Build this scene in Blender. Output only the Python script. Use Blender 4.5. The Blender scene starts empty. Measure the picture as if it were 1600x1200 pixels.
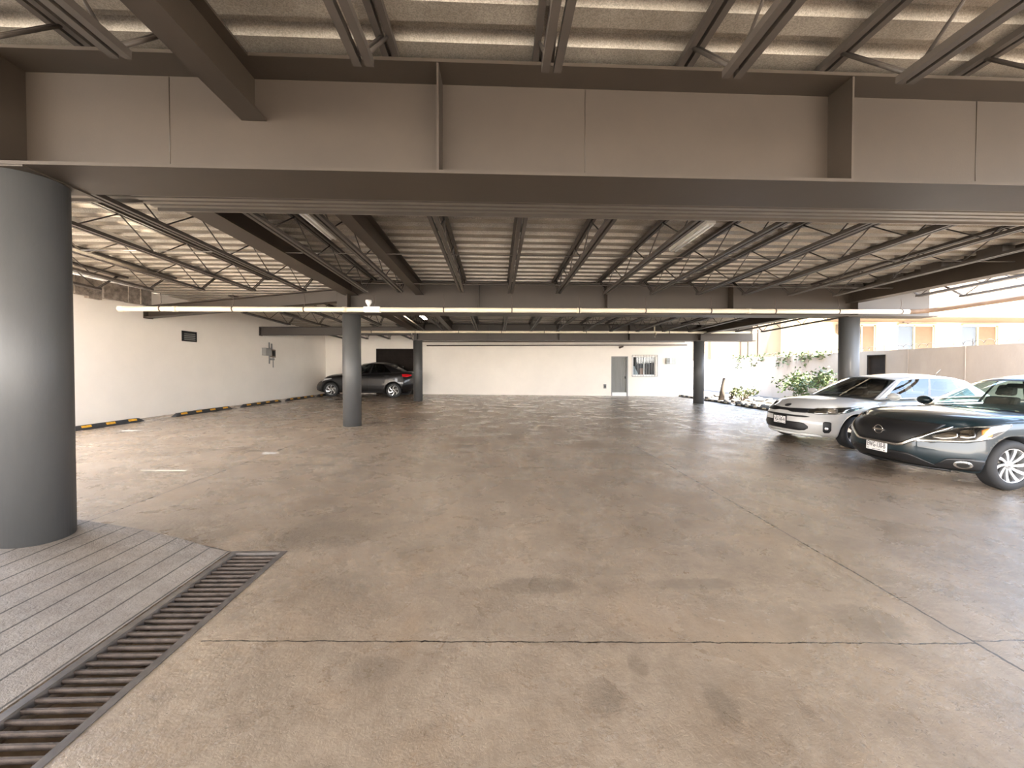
import bpy, bmesh, math, random
from mathutils import Vector, Matrix
from mathutils.bvhtree import BVHTree
random.seed(7)
S = bpy.context.scene
COL = S.collection
PI = math.pi

# ------------------------------------------------------------------ helpers
def lerp(a, b, t): return a + (b - a) * t
def tab(T, x):
    if x <= T[0][0]: return T[0][1]
    for (x0, y0), (x1, y1) in zip(T, T[1:]):
        if x <= x1:
            t = (x - x0) / (x1 - x0)
            return lerp(y0, y1, t)
    return T[-1][1]
def stab(T, x):                       # smooth table (Catmull-Rom)
    n = len(T)
    if x <= T[0][0]: return T[0][1]
    if x >= T[-1][0]: return T[-1][1]
    for i in range(n - 1):
        if x <= T[i + 1][0]:
            x0, y0 = T[i]; x1, y1 = T[i + 1]
            h = x1 - x0; t = (x - x0) / h
            m0 = (y1 - T[i - 1][1]) / (x1 - T[i - 1][0]) if i > 0 else (y1 - y0) / h
            m1 = (T[i + 2][1] - y0) / (T[i + 2][0] - x0) if i + 2 < n else (y1 - y0) / h
            return ((2*t**3 - 3*t*t + 1)*y0 + (t**3 - 2*t*t + t)*h*m0 + (-2*t**3 + 3*t*t)*y1 + (t**3 - t*t)*h*m1)
def floor_z(x, y): return .0125 * y - .0115 * x - .01
def on_floor(x, y, dz=0): return Vector((x, y, floor_z(x, y) + dz))

class MB:
    def __init__(s): s.bm = bmesh.new()
    def poly(s, pts, mi=0):
        f = s.bm.faces.new([s.bm.verts.new(p) for p in pts]); f.material_index = mi; return f
    def hexa(s, p, mi=0):            # 8 points: bottom ring 0-3, top ring 4-7
        v = [s.bm.verts.new(q) for q in p]
        for q in ((3,2,1,0),(4,5,6,7),(0,1,5,4),(1,2,6,5),(2,3,7,6),(3,0,4,7)):
            s.bm.faces.new([v[i] for i in q]).material_index = mi
        return v
    def box(s, x0, x1, y0, y1, z0, z1, mi=0):
        s.hexa([(x0,y0,z0),(x1,y0,z0),(x1,y1,z0),(x0,y1,z0),(x0,y0,z1),(x1,y0,z1),(x1,y1,z1),(x0,y1,z1)], mi); return s
    def bar(s, a, b, w, h, up=(0,0,1), mi=0):
        a = Vector(a); b = Vector(b); d = (b - a).normalized(); up = Vector(up)
        if abs(d.dot(up)) > .98: up = Vector((1,0,0))
        r = d.cross(up).normalized(); u = r.cross(d)
        P = []
        for q in (a, b):
            P.append([q + r*sx*w/2 + u*sy*h/2 for sx, sy in ((-1,-1),(1,-1),(1,1),(-1,1))])
        v = [s.bm.verts.new(p) for p in P[0] + P[1]]
        for q in ((0,1,2,3),(7,6,5,4),(0,4,5,1),(1,5,6,2),(2,6,7,3),(3,7,4,0)):
            s.bm.faces.new([v[i] for i in q]).material_index = mi
        return s
    def tube(s, pts, r, n=8, mi=0, cap=True, radii=None):
        pts = [Vector(p) for p in pts]; rings = []
        for i, p in enumerate(pts):
            d = (pts[min(i+1, len(pts)-1)] - pts[max(i-1, 0)]).normalized()
            up = Vector((0,0,1)) if abs(d.z) < .95 else Vector((1,0,0))
            a = d.cross(up).normalized(); b = a.cross(d)
            rr = radii[i] if radii else r
            rings.append([s.bm.verts.new(p + (a*math.cos(2*PI*k/n) + b*math.sin(2*PI*k/n))*rr) for k in range(n)])
        for A, B in zip(rings, rings[1:]):
            for k in range(n):
                f = s.bm.faces.new([A[k], A[(k+1)%n], B[(k+1)%n], B[k]]); f.material_index = mi; f.smooth = True
        if cap:
            s.bm.faces.new(rings[0][::-1]).material_index = mi; s.bm.faces.new(rings[-1]).material_index = mi
        return s
    def lathe(s, prof, c=(0,0,0), axis='z', n=32, mi=0, close=False):
        c = Vector(c); rings = []
        for r, h in prof:
            ring = []
            for k in range(n):
                a = 2*PI*k/n; x, y = r*math.cos(a), r*math.sin(a)
                p = (x, y, h) if axis == 'z' else ((x, h, y) if axis == 'y' else (h, x, y))
                ring.append(s.bm.verts.new(c + Vector(p)))
            rings.append(ring)
        if close: rings.append(rings[0])
        for A, B in zip(rings, rings[1:]):
            for k in range(n):
                f = s.bm.faces.new([A[k], A[(k+1)%n], B[(k+1)%n], B[k]]); f.material_index = mi; f.smooth = True
        return s
    def prism(s, poly, fn, t0, t1, mi=0):   # poly of (u,v); fn(u,v,t)->xyz
        A = [s.bm.verts.new(fn(u, v, t0)) for u, v in poly]; B = [s.bm.verts.new(fn(u, v, t1)) for u, v in poly]
        n = len(poly)
        s.bm.faces.new(A[::-1]).material_index = mi; s.bm.faces.new(B).material_index = mi
        for k in range(n): s.bm.faces.new([A[k], A[(k+1)%n], B[(k+1)%n], B[k]]).material_index = mi
        return s
    def ball(s, c, r, seg=12, mi=0, rot=None):
        m = Matrix.Translation(c) @ (rot if rot else Matrix.Identity(4)) @ Matrix.Diagonal((*r, 1) if hasattr(r, '__len__') else (r, r, r, 1))
        g = bmesh.ops.create_uvsphere(s.bm, u_segments=seg, v_segments=max(6, seg//2), radius=1, matrix=m)
        for v in g['verts']:
            for f in v.link_faces: f.smooth = True; f.material_index = mi
        return s
    def build(s, name, mat, parent=None, local=False, smooth=None, bevel=0):
        bmesh.ops.recalc_face_normals(s.bm, faces=s.bm.faces)
        me = bpy.data.meshes.new(name); s.bm.to_mesh(me); s.bm.free()
        for m in (mat if isinstance(mat, (list, tuple)) else [mat]): me.materials.append(m)
        if smooth is not None:
            for p in me.polygons: p.use_smooth = smooth
        o = bpy.data.objects.new(name, me); COL.objects.link(o)
        if bevel:
            b = o.modifiers.new('bevel', 'BEVEL'); b.width = bevel; b.segments = 2; b.limit_method = 'ANGLE'
        if parent is not None:
            o.parent = parent
            if not local: o.matrix_parent_inverse = root_matrix(parent).inverted()
        return o
def root_matrix(o):
    m = Matrix.LocRotScale(o.location, o.rotation_euler, o.scale)
    if o.parent: m = root_matrix(o.parent) @ o.matrix_parent_inverse @ m
    return m
def tag(o, label=None, cat=None, group=None, kind=None):
    if label: o['label'] = label
    if cat: o['category'] = cat
    if group: o['group'] = group
    if kind: o['kind'] = kind
    return o
def thing(name, loc, label, cat, group=None, rz=0):
    o = bpy.data.objects.new(name, None); COL.objects.link(o)
    o.location = loc; o.rotation_euler = (0, 0, rz); o.empty_display_size = .1
    return tag(o, label, cat, group)
def kids(o): return list(o.children)
def copy_tree(o, parent=None):
    c = o.copy(); COL.objects.link(c)
    if parent is not None:
        mpi = o.matrix_parent_inverse.copy(); c.parent = parent; c.matrix_parent_inverse = mpi
    for ch in kids(o): copy_tree(ch, c)
    return c
ORD = ['first','second','third','fourth','fifth','sixth','seventh','eighth','ninth','tenth','eleventh','twelfth','thirteenth']

# ------------------------------------------------------------------ materials
def mat(name, col, rough=.6, metal=0, noise=0, nscale=4, bump=0, bscale=60, coat=0, col2=None, spec=.5, stretch=None, detail=5):
    m = bpy.data.materials.new(name); m.use_nodes = True
    N = m.node_tree.nodes; L = m.node_tree.links; b = N['Principled BSDF']
    b.inputs['Base Color'].default_value = (*col, 1); b.inputs['Roughness'].default_value = rough
    b.inputs['Metallic'].default_value = metal; b.inputs['Coat Weight'].default_value = coat
    b.inputs['Coat Roughness'].default_value = .03; b.inputs['Specular IOR Level'].default_value = spec
    if noise or bump:
        tc = N.new('ShaderNodeTexCoord'); src = tc.outputs['Object']
        if stretch:
            mp = N.new('ShaderNodeMapping'); mp.inputs['Scale'].default_value = stretch; L.new(src, mp.inputs['Vector']); src = mp.outputs['Vector']
        if noise:
            t = N.new('ShaderNodeTexNoise'); t.inputs['Scale'].default_value = nscale; t.inputs['Detail'].default_value = detail
            t.inputs['Roughness'].default_value = .65; L.new(src, t.inputs['Vector'])
            r = N.new('ShaderNodeValToRGB'); r.color_ramp.elements[0].position = .3; r.color_ramp.elements[1].position = .7
            c2 = col2 or tuple(min(1, c*(1+noise)) for c in col); c1 = tuple(c*(1-noise) for c in col) if not col2 else col
            r.color_ramp.elements[0].color = (*c1, 1); r.color_ramp.elements[1].color = (*c2, 1)
            L.new(t.outputs['Fac'], r.inputs['Fac']); L.new(r.outputs['Color'], b.inputs['Base Color'])
        if bump:
            t = N.new('ShaderNodeTexNoise'); t.inputs['Scale'].default_value = bscale; t.inputs['Detail'].default_value = 4; L.new(src, t.inputs['Vector'])
            bp = N.new('ShaderNodeBump'); bp.inputs['Strength'].default_value = bump; bp.inputs['Distance'].default_value = .01
            L.new(t.outputs['Fac'], bp.inputs['Height']); L.new(bp.outputs['Normal'], b.inputs['Normal'])
    return m
def glass(name, tint, refl=.08, alpha=.85):
    m = bpy.data.materials.new(name); m.use_nodes = True; N = m.node_tree.nodes; L = m.node_tree.links
    N.remove(N['Principled BSDF']); out = N['Material Output']
    t = N.new('ShaderNodeBsdfTransparent'); t.inputs['Color'].default_value = (*tint, 1)
    g = N.new('ShaderNodeBsdfGlossy'); g.inputs['Roughness'].default_value = .02
    ge = N.new('ShaderNodeNewGeometry'); dt = N.new('ShaderNodeVectorMath'); dt.operation = 'DOT_PRODUCT'
    L.new(ge.outputs['Normal'], dt.inputs[0]); L.new(ge.outputs['Incoming'], dt.inputs[1])
    ab = N.new('ShaderNodeMath'); ab.operation = 'ABSOLUTE'; L.new(dt.outputs['Value'], ab.inputs[0])
    om = N.new('ShaderNodeMath'); om.operation = 'SUBTRACT'; om.inputs[0].default_value = 1; L.new(ab.outputs[0], om.inputs[1])
    pw = N.new('ShaderNodeMath'); pw.operation = 'POWER'; pw.inputs[1].default_value = 5; L.new(om.outputs[0], pw.inputs[0])
    a = N.new('ShaderNodeMath'); a.operation = 'MULTIPLY_ADD'; a.inputs[1].default_value = 1 - refl; a.inputs[2].default_value = refl; a.use_clamp = True
    mx = N.new('ShaderNodeMixShader'); L.new(pw.outputs[0], a.inputs[0]); L.new(a.outputs[0], mx.inputs[0])
    L.new(t.outputs[0], mx.inputs[1]); L.new(g.outputs[0], mx.inputs[2]); L.new(mx.outputs[0], out.inputs['Surface'])
    return m

STEEL = mat('painted_steel', (0.04372,0.03226,0.02266), .5, noise=.13, nscale=1.2, bump=.05, bscale=90)
JOIST = mat('joist_steel', (0.06256,0.05152,0.04232), .5, noise=.2, nscale=3)
COLM = mat('column_paint', (0.06579,0.06579,0.06527), .5, noise=.12, nscale=1.5, bump=.08, bscale=50, stretch=(1,1,.35))
WHITE = mat('white_plaster', (.89,.83,.75), .85, noise=.035, nscale=.8, bump=.15, bscale=40)
ROUGHC = mat('rough_concrete', (.12,.10,.085), .9, noise=.5, nscale=7, bump=1, bscale=14, col2=(.42,.36,.30))
PVC = mat('cream_pvc', (.80,.70,.54), .4, noise=.08, nscale=3)
SHADEDPVC = mat('shaded_pipe', (.20,.13,.085), .6, noise=.2, nscale=3)  # outdoor pipe darkened to brown, shade painted into the colour
DARKPIPE = mat('brown_pipe', (.09,.065,.05), .5)
RUBBER = mat('black_rubber', (.030,.030,.032), .75, noise=.3, nscale=20)
TIRE = mat('tyre_rubber', (.018,.018,.019), .7)
YELLOW = mat('amber_reflector', (.72,.36,.03), .5, noise=.2, nscale=25)
CHROME = mat('chrome', (.75,.75,.74), .12, metal=1)
ALLOY = mat('silver_alloy', (.62,.63,.64), .3, metal=.75)
BLACKP = mat('black_plastic', (.012,.012,.013), .4)
CABIN = mat('dark_cabin', (.03,.028,.027), .8)
IRON = mat('rusty_iron', (.05,.036,.028), .65, noise=.4, nscale=14, bump=.3, bscale=80, col2=(.115,.085,.066))
GREYMETAL = mat('grey_door_paint', (.25,.25,.24), .45, noise=.1, nscale=2, stretch=(4,1,.5))
DARKDOOR = mat('dark_brown_paint', (.022,.0175,.015), .9, noise=.2, nscale=3, spec=.15)
LAMPW = mat('white_lamp_housing', (.75,.72,.66), .4)
WHITEP = mat('white_enamel', (.85,.85,.83), .35)
PLATE = mat('plate_white', (.80,.78,.76), .5)
INK = mat('plate_ink', (.02,.02,.025), .5)
LENS = glass('clear_lens', (.9,.9,.88), .12)
GLASS = glass('green_glass', (.74,.90,.86), .07)
GLASSD = glass('dark_glass', (.30,.33,.33), .10)
GLASSH = glass('house_glass', (.85,.9,.95), .03)
GLASSW = glass('window_glass', (.75,.8,.82), .045)
AMBER = mat('amber_lens', (.85,.25,.03), .25)
RED = mat('red_lens', (.65,.01,.015), .2)
SOIL = mat('gravel_soil', (.10,.09,.08), .95, noise=.4, nscale=25, bump=.8, bscale=60)
ROCK = mat('pale_rock', (0.1375,0.1325,0.125), .9, noise=.25, nscale=8, bump=.5, bscale=30)
LEAF = mat('green_leaf', (0.045,0.078,0.021), .6, noise=.45, nscale=6, col2=(.12,.17,.055))
LEAFD = mat('dark_leaf', (.05,.075,.03), .65, noise=.4, nscale=7, col2=(.14,.17,.07))
TWIG = mat('twig', (.16,.11,.07), .9)
YARD = mat('yard_concrete', (.52,.48,.42), .9, noise=.2, nscale=.7)

def galv_mat():
    m = mat('galvanised_deck', (.34,.31,.27), .42, metal=.35)
    N = m.node_tree.nodes; L = m.node_tree.links; b = N['Principled BSDF']
    tc = N.new('ShaderNodeTexCoord'); v = N.new('ShaderNodeTexVoronoi'); v.inputs['Scale'].default_value = 150
    n = N.new('ShaderNodeTexNoise'); n.inputs['Scale'].default_value = 2.2; n.inputs['Detail'].default_value = 6
    L.new(tc.outputs['Object'], v.inputs['Vector']); L.new(tc.outputs['Object'], n.inputs['Vector'])
    mx = N.new('ShaderNodeMix'); mx.data_type = 'RGBA'; mx.inputs[0].default_value = .25
    r = N.new('ShaderNodeValToRGB'); r.color_ramp.elements[0].color = (.24,.208,.168,1); r.color_ramp.elements[1].color = (.37,.33,.275,1)
    r.color_ramp.elements[0].position = .3; r.color_ramp.elements[1].position = .7
    L.new(n.outputs['Fac'], r.inputs['Fac'])
    sp = N.new('ShaderNodeSeparateColor'); L.new(v.outputs['Color'], sp.inputs[0])
    L.new(r.outputs['Color'], mx.inputs[6]); L.new(sp.outputs[0], mx.inputs[7]); mx.blend_type = 'OVERLAY'
    L.new(mx.outputs[2], b.inputs['Base Color'])
    return m
GALV = galv_mat()
SHEET = mat('sheet_steel', (.20,.178,.15), .45, metal=.2, noise=.08, nscale=3)

def floor_mat(name, base, dark, light, joints, rough=(.19,.44), ribs=False, stains=()):
    m = mat(name, base, .4, spec=.5 if ribs else .85); N = m.node_tree.nodes; L = m.node_tree.links; b = N['Principled BSDF']
    tc = N.new('ShaderNodeTexCoord'); P = tc.outputs['Object']
    def noise(sc, det=6, rg=.6, dist=0, stretch=None):
        v = P
        if stretch:
            mp = N.new('ShaderNodeMapping'); mp.inputs['Scale'].default_value = stretch; L.new(P, mp.inputs['Vector']); v = mp.outputs['Vector']
        t = N.new('ShaderNodeTexNoise'); t.inputs['Scale'].default_value = sc; t.inputs['Detail'].default_value = det
        t.inputs['Roughness'].default_value = rg; t.inputs['Distortion'].default_value = dist; L.new(v, t.inputs['Vector']); return t.outputs['Fac']
    def ramp(f, p0, c0, p1, c1):
        r = N.new('ShaderNodeValToRGB'); e = r.color_ramp.elements
        e[0].position = p0; e[1].position = p1; e[0].color = (*c0, 1); e[1].color = (*c1, 1); L.new(f, r.inputs['Fac']); return r.outputs['Color']
    def mixc(f, a, c, mode='MIX'):
        x = N.new('ShaderNodeMix'); x.data_type = 'RGBA'; x.blend_type = mode
        for i, q in ((0, f), (6, a), (7, c)):
            if isinstance(q, (int, float)): x.inputs[i].default_value = q
            elif isinstance(q, tuple): x.inputs[i].default_value = (*q, 1)
            else: L.new(q, x.inputs[i])
        return x.outputs[2]
    def math_(op, a, c=None, d=None):
        x = N.new('ShaderNodeMath'); x.operation = op
        for i, q in enumerate((a, c, d)):
            if q is None: continue
            if isinstance(q, (int, float)): x.inputs[i].default_value = q
            else: L.new(q, x.inputs[i])
        return x.outputs[0]
    wide = noise(.4, 4, .55, .4); med = noise(2.3, 10, .72, .2); fine = noise(15, 8, .75)
    f = math_('ADD', math_('ADD', math_('MULTIPLY', wide, .33), math_('MULTIPLY', med, .37)), math_('MULTIPLY', fine, .30))
    col = ramp(f, .41, tuple(c*.90 for c in dark), .60, light)
    col = mixc(math_('MULTIPLY', ramp(noise(1.4, 4, .6, 1.0), .50, (0,0,0), .72, (1,1,1)), .30), col, (base[0]*1.12, base[1]*.98, base[2]*.82))
    sx0 = N.new('ShaderNodeSeparateXYZ'); L.new(P, sx0.inputs[0])
    edge = math_('MULTIPLY_ADD', noise(13, 8, .8, .8), 3.6, -1.8)
    st = ramp(math_('MULTIPLY_ADD', edge, .06, noise(.95, 3, .5, .5)), .57, (0,0,0), .68, (1,1,1))
    col = mixc(math_('MULTIPLY', st, .30), col, tuple(c*.48 for c in base))
    em = None
    for ex, ey, rx, ry, k in stains:
        d2 = math_('ADD', math_('POWER', math_('DIVIDE', math_('SUBTRACT', sx0.outputs[0], ex), rx), 2), math_('POWER', math_('DIVIDE', math_('SUBTRACT', sx0.outputs[1], ey), ry), 2))
        q = N.new('ShaderNodeMapRange'); q.inputs[1].default_value = 1.25; q.inputs[2].default_value = .55; q.inputs[3].default_value = 0; q.inputs[4].default_value = k; L.new(math_('ADD', d2, edge), q.inputs[0])
        em = q.outputs[0] if em is None else math_('MAXIMUM', em, q.outputs[0])
    if em is not None: col = mixc(em, col, tuple(c*.38 for c in base))
    pit = ramp(noise(30, 5, .75, .3), .585, (0,0,0), .64, (1,1,1))
    gate = ramp(noise(1.1, 6, .7, 0), .40, (.12,.12,.12), .60, (1,1,1))
    col = mixc(math_('MULTIPLY', math_('MULTIPLY', pit, gate), .62), col, tuple(c*.30 for c in base))
    # joints: list of (nx, ny, d, halfwidth, xmin, xmax, ymin, ymax)
    sx = N.new('ShaderNodeSeparateXYZ'); L.new(P, sx.inputs[0])
    wob = math_('MULTIPLY_ADD', noise(5, 8, .75), .05, -.025)
    jm = None
    for nx, ny, d, hw, x0, x1, y0, y1 in joints:
        s = math_('ADD', math_('MULTIPLY_ADD', sx.outputs[0], nx, math_('MULTIPLY', sx.outputs[1], ny)), wob)
        f = math_('LESS_THAN', math_('ABSOLUTE', math_('SUBTRACT', s, d)), hw)
        for o, lo, hi in ((0, x0, x1), (1, y0, y1)):
            if lo is not None: f = math_('MULTIPLY', f, math_('GREATER_THAN', sx.outputs[o], lo))
            if hi is not None: f = math_('MULTIPLY', f, math_('LESS_THAN', sx.outputs[o], hi))
        jm = f if jm is None else math_('MAXIMUM', jm, f)
    if ribs:
        s = math_('FRACT', math_('MULTIPLY', math_('ADD', sx.outputs[0], 20.03), 1/.168))
        jm = math_('LESS_THAN', math_('ABSOLUTE', math_('SUBTRACT', s, .5)), .035)
    col = mixc(math_('MULTIPLY', jm, math_('MULTIPLY_ADD', noise(8, 5, .7), 1.0, .40) if not ribs else .8), col, (.022,.017,.013))
    L.new(col, b.inputs['Base Color'])
    rg = N.new('ShaderNodeMapRange'); rg.inputs[1].default_value = .35; rg.inputs[2].default_value = .68
    rg.inputs[3].default_value = rough[0]; rg.inputs[4].default_value = rough[1]; L.new(noise(1.7, 7, .7, .4), rg.inputs[0])
    L.new(rg.outputs[0], b.inputs['Roughness'])
    hgt = math_('SUBTRACT', math_('ADD', math_('ADD', math_('MULTIPLY', noise(9, 8, .75), .9), math_('MULTIPLY', noise(24, 6, .75, .6), .8)), math_('MULTIPLY', noise(70, 4, .7), .25 if not ribs else .9)), math_('MULTIPLY', jm, .8))
    hgt = math_('SUBTRACT', hgt, math_('MULTIPLY', math_('MULTIPLY', pit, gate), .6))
    bp = N.new('ShaderNodeBump'); bp.inputs['Strength'].default_value = .34 if not ribs else .6; bp.inputs['Distance'].default_value = .012
    L.new(hgt, bp.inputs['Height']); L.new(bp.outputs['Normal'], b.inputs['Normal'])
    return m
JN = [(1,-.0055,2.66,.008,None,None,None,None), (1,-.02,-3.93,.008,None,None,3.58,None), (.03,1,2.085,.0045,-1.6,2.68,None,None), (.01,1,2.05,.0045,2.68,None,None,None),
      (.04,1,5.75,.005,-3.85,None,None,None), (.03,1,9.24,.008,-3.7,None,None,None), (.12,1,6.3,.007,None,-3.85,None,None), (.19,1,5.98,.006,None,-3.85,None,None),
      (.03,1,12.8,.006,None,None,None,None), (1,0,-6.9,.007,None,None,6.5,None), (1,0,7.2,.008,None,None,None,None)]
STAINS = [(1.02,1.66,.07,.10,.45), (-.60,1.91,.13,.09,.40), (.28,2.62,.30,.10,.42), (.72,1.90,.05,.07,.40), (2.25,2.20,.22,.16,.40), (.5,1.72,.09,.10,.34), (1.4,2.62,.32,.07,.40), (-1.2,2.65,.35,.22,.22), (-1.55,3.45,.55,.30,.40)]
FLOOR = floor_mat('worn_concrete', (.34,.264,.193), (.28,.215,.156), (.43,.342,.254), JN, (.18,.42), False, STAINS)
RAMPM = floor_mat('broomed_concrete', (.29,.25,.215), (.23,.195,.168), (.36,.315,.27), [(1,0,-99,.001,None,None,None,None)], (.6,.85), True)

# ------------------------------------------------------------------ setting: floor, ramp, walls
DX0, DX1, DY0, DY1 = -2.11, -1.68, -1.5, 3.15
FX0, FX1, FY0, FY1 = -13.5, 10.3, -8.0, 20.4
b = MB()
def fquad(x0, x1, y0, y1, dz=0):
    b.poly([on_floor(x0,y0,dz), on_floor(x1,y0,dz), on_floor(x1,y1,dz), on_floor(x0,y1,dz)])
fquad(FX0, DX0, FY0, FY1); fquad(DX1, FX1, FY0, FY1); fquad(DX0, DX1, FY0, DY0); fquad(DX0, DX1, DY1, FY1)
for (xa, ya), (xb, yb) in (((DX0,DY0),(DX0,DY1)), ((DX0,DY1),(DX1,DY1)), ((DX1,DY1),(DX1,DY0)), ((DX1,DY0),(DX0,DY0))):
    b.poly([on_floor(xa,ya,-.22), on_floor(xb,yb,-.22), on_floor(xb,yb), on_floor(xa,ya)])
fquad(DX0, DX1, DY0, DY1, -.22)
tag(b.build('floor', FLOOR), kind='structure')

# entrance ramp slab of broomed concrete, rising to the left
def ramp_z(x): return max(0, (DX0 - .05 - x)) * .105 + .006
b = MB(); xs = [DX0-.012, -2.3, -2.6, -3.0, -3.5, -4.0, -5.0, -6.5, -8.5]
edge = [3.13, 3.17, 3.27, 3.36, 3.42, 3.45, 3.47, 3.47, 3.47]
top0 = [b.bm.verts.new(on_floor(x, -6, ramp_z(x))) for x in xs]
top1 = [b.bm.verts.new(on_floor(x, e, ramp_z(x))) for x, e in zip(xs, edge)]
low1 = [b.bm.verts.new(on_floor(x, e + .10, -.02)) for x, e in zip(xs, edge)]
for i in range(len(xs) - 1):
    b.bm.faces.new([top0[i], top0[i+1], top1[i+1], top1[i]]); b.bm.faces.new([top1[i], top1[i+1], low1[i+1], low1[i]])
tag(b.build('ramp', RAMPM), kind='structure')

b = MB(); g = -.45
b.poly([(-60,-60,g),(70,-60,g),(70,60,g),(-60,60,g)])
tag(b.build('ground', YARD), kind='structure')
# planting bed beside the right boundary wall
b = MB()
for y0, y1 in ((-8, 8), (8, 40)):
    b.poly([(10.3,y0,floor_z(10.3,y0)+.02),(14,y0,floor_z(14,y0)+.12),(14,y1,floor_z(14,y1)+.12),(10.3,y1,floor_z(10.3,y1)+.02)])
tag(b.build('ground', SOIL), kind='structure')

def wall_prism(p, q, th, z0, z1, name, m, side=1):
    p = Vector((*p, 0)); q = Vector((*q, 0)); d = (q - p).normalized(); n = Vector((-d.y, d.x, 0)) * th * side
    b = MB(); P = [p, q, q + n, p + n]
    b.hexa([Vector((v.x, v.y, z0)) for v in P] + [Vector((v.x, v.y, z1)) for v in P])
    return tag(b.build(name, m), kind='structure')
def wlx(y): return -9.66 + .0665 * (y - 8.5)      # face of the left wall
wall_prism((wlx(4.3), 4.3), (wlx(20.7), 20.7), .25, -.4, 3.66, 'wall_left', WHITE)
b = MB()                                           # rough lintel along the top of the left wall
ys = [4.3 + .3*i for i in range(22)]
for i, y in enumerate(ys):
    y1 = y + .3
    b.box(wlx(y)-.05, wlx(y) + .10 + random.uniform(0,.05), y, y1, 3.27 - (.05 if i % 5 == 2 else 0) + random.uniform(-.01,.02), 3.68)
tag(b.build('trim_1', ROUGHC), kind='structure')

# back wall with openings left as built-in panels (doors and window stand proud / recessed)
YB = 20.4
holes = [(6.19, 7.10, -.4, 2.30), (7.36, 8.62, 1.26, 2.31), (-6.27, -4.2, -.4, 2.68)]
def wall_with_holes(x0, x1, z0, z1, y, th, holes, name, m):
    xs = sorted({x0, x1} | {h[0] for h in holes} | {h[1] for h in holes}); zs = sorted({z0, z1} | {h[2] for h in holes} | {h[3] for h in holes})
    b = MB()
    for a, c in zip(xs, xs[1:]):
        run = None
        for d, e in zip(zs, zs[1:]):
            mx, mz = (a+c)/2, (d+e)/2
            if any(h[0] < mx < h[1] and h[2] < mz < h[3] for h in holes):
                continue
            b.box(a, c, y, y + th, d, e)
    bmesh.ops.remove_doubles(b.bm, verts=b.bm.verts, dist=1e-4)
    return tag(b.build(name, m), kind='structure')
wall_with_holes(-9.3, 10.62, -.4, 3.50, YB, .22, holes, 'wall_back', WHITE)

# ceiling: ribbed steel deck, ribs across the bays
ROWS = [-2.2, 3.115, 9.635, 16.5, 20.4]
TOPZ = [3.80, 3.80, 3.67, 3.52, 3.47]
def deck_z(y): return tab(list(zip(ROWS, TOPZ)), y) + .05
ROOF_Y0 = -7.0
b = MB()
def deck(xa, xc, ya, yc):
    prof = []; y = ya
    while y < yc - .01:
        for dy, dz in ((0, 0), (.145, 0), (.17, .085), (.28, .085)): prof.append((y+dy, deck_z(y+dy) + dz))
        y += .305
    prof.append((yc, deck_z(yc)))
    vl = [[b.bm.verts.new((x, yy, zz)) for yy, zz in prof] for x in (xa, xc)]
    for i in range(len(prof) - 1): b.bm.faces.new([vl[0][i], vl[0][i+1], vl[1][i+1], vl[1][i]])
YS = 3.105
SP = [(-9.95, YS - .305*33, YS), (-5.7, YS, YS + .305*6), (-6.95, YS + .305*6, YS + .305*10), (-8.15, YS + .305*10, YS + .305*14), (-9.95, YS + .305*14, YS + .305*18), (-9.95, YS + .305*18, YS + .305*35), (-9.95, YS + .305*35, 20.5)]
for xa, ya, yc in SP:            # deck cut away out of view at front left to let daylight in
    xe = 9.42 if ya < 8.5 else 13.6 if ya < 13 else 11.9  # unseen overhang on the right, added to keep sun off bed and column
    deck(xa, xe, ya, yc)
    z0, z1 = deck_z(ya) + .10, deck_z(yc) + .10
    b.hexa([(xa,ya,z0),(xe,ya,z0),(xe,yc,z1),(xa,yc,z1),(xa,ya,z0+.15),(xe,ya,z0+.15),(xe,yc,z1+.15),(xa,yc,z1+.15)])
tag(b.build('ceiling', GALV), kind='structure')

# ------------------------------------------------------------------ frame steel
def i_beam(bm, a, c, w, z0a, z1a, z0c, z1c, tf=.025, tw=.016):
    """I section between plan points a and c, bottom/top heights given at both ends"""
    a = Vector((*a, 0)); c = Vector((*c, 0)); d = (c - a).normalized(); n = Vector((-d.y, d.x, 0))
    def slab(hw, za0, za1, zc0, zc1):
        P = [a - n*hw, c - n*hw, c + n*hw, a + n*hw]
        bm.hexa([P[0]+Vector((0,0,za0)), P[1]+Vector((0,0,zc0)), P[2]+Vector((0,0,zc0)), P[3]+Vector((0,0,za0)),
                 P[0]+Vector((0,0,za1)), P[1]+Vector((0,0,zc1)), P[2]+Vector((0,0,zc1)), P[3]+Vector((0,0,za1))])
    slab(w/2, z0a, z0a+tf, z0c, z0c+tf); slab(w/2, z1a-tf, z1a, z1c-tf, z1c); slab(tw/2, z0a+tf, z1a-tf, z0c+tf, z1c-tf)
def main_beam(yc, z0, z1, x0, x1, label, stiff, seams=()):
    t = thing('main_beam', (0, yc, z0), label, 'beam', 'main beams across the car park')
    b = MB(); i_beam(b, (x0, yc), (x1, yc), .47, z0, z1, z0, z1); b.build('girder_body', STEEL, t)
    for x in stiff:
        b = MB(); b.box(x-.008, x+.008, yc-.228, yc-.008, z0+.025, z1-.025); b.box(x-.008, x+.008, yc+.008, yc+.228, z0+.025, z1-.025); b.build('stiffener_plate', STEEL, t)
    for x in seams:
        b = MB(); b.tube([(x, yc-.009, z0+.03), (x, yc-.009, z1-.03)], .0035, 6); b.build('weld_seam', STEEL, t)
    return t
SX = [-3.58, -.43, 2.76, 5.95, 9.2]
main_beam(ROWS[1], 2.964, 3.80, -9.2, 11.35, 'deep brown-grey steel beam nearest overhead, spanning the whole picture', SX, (.72, 4.05, -2.52))
main_beam(ROWS[2], 2.905, 3.67, -3.9, 11.35, 'brown-grey steel beam behind the long cream pipe, middle of the three', SX)
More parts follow.
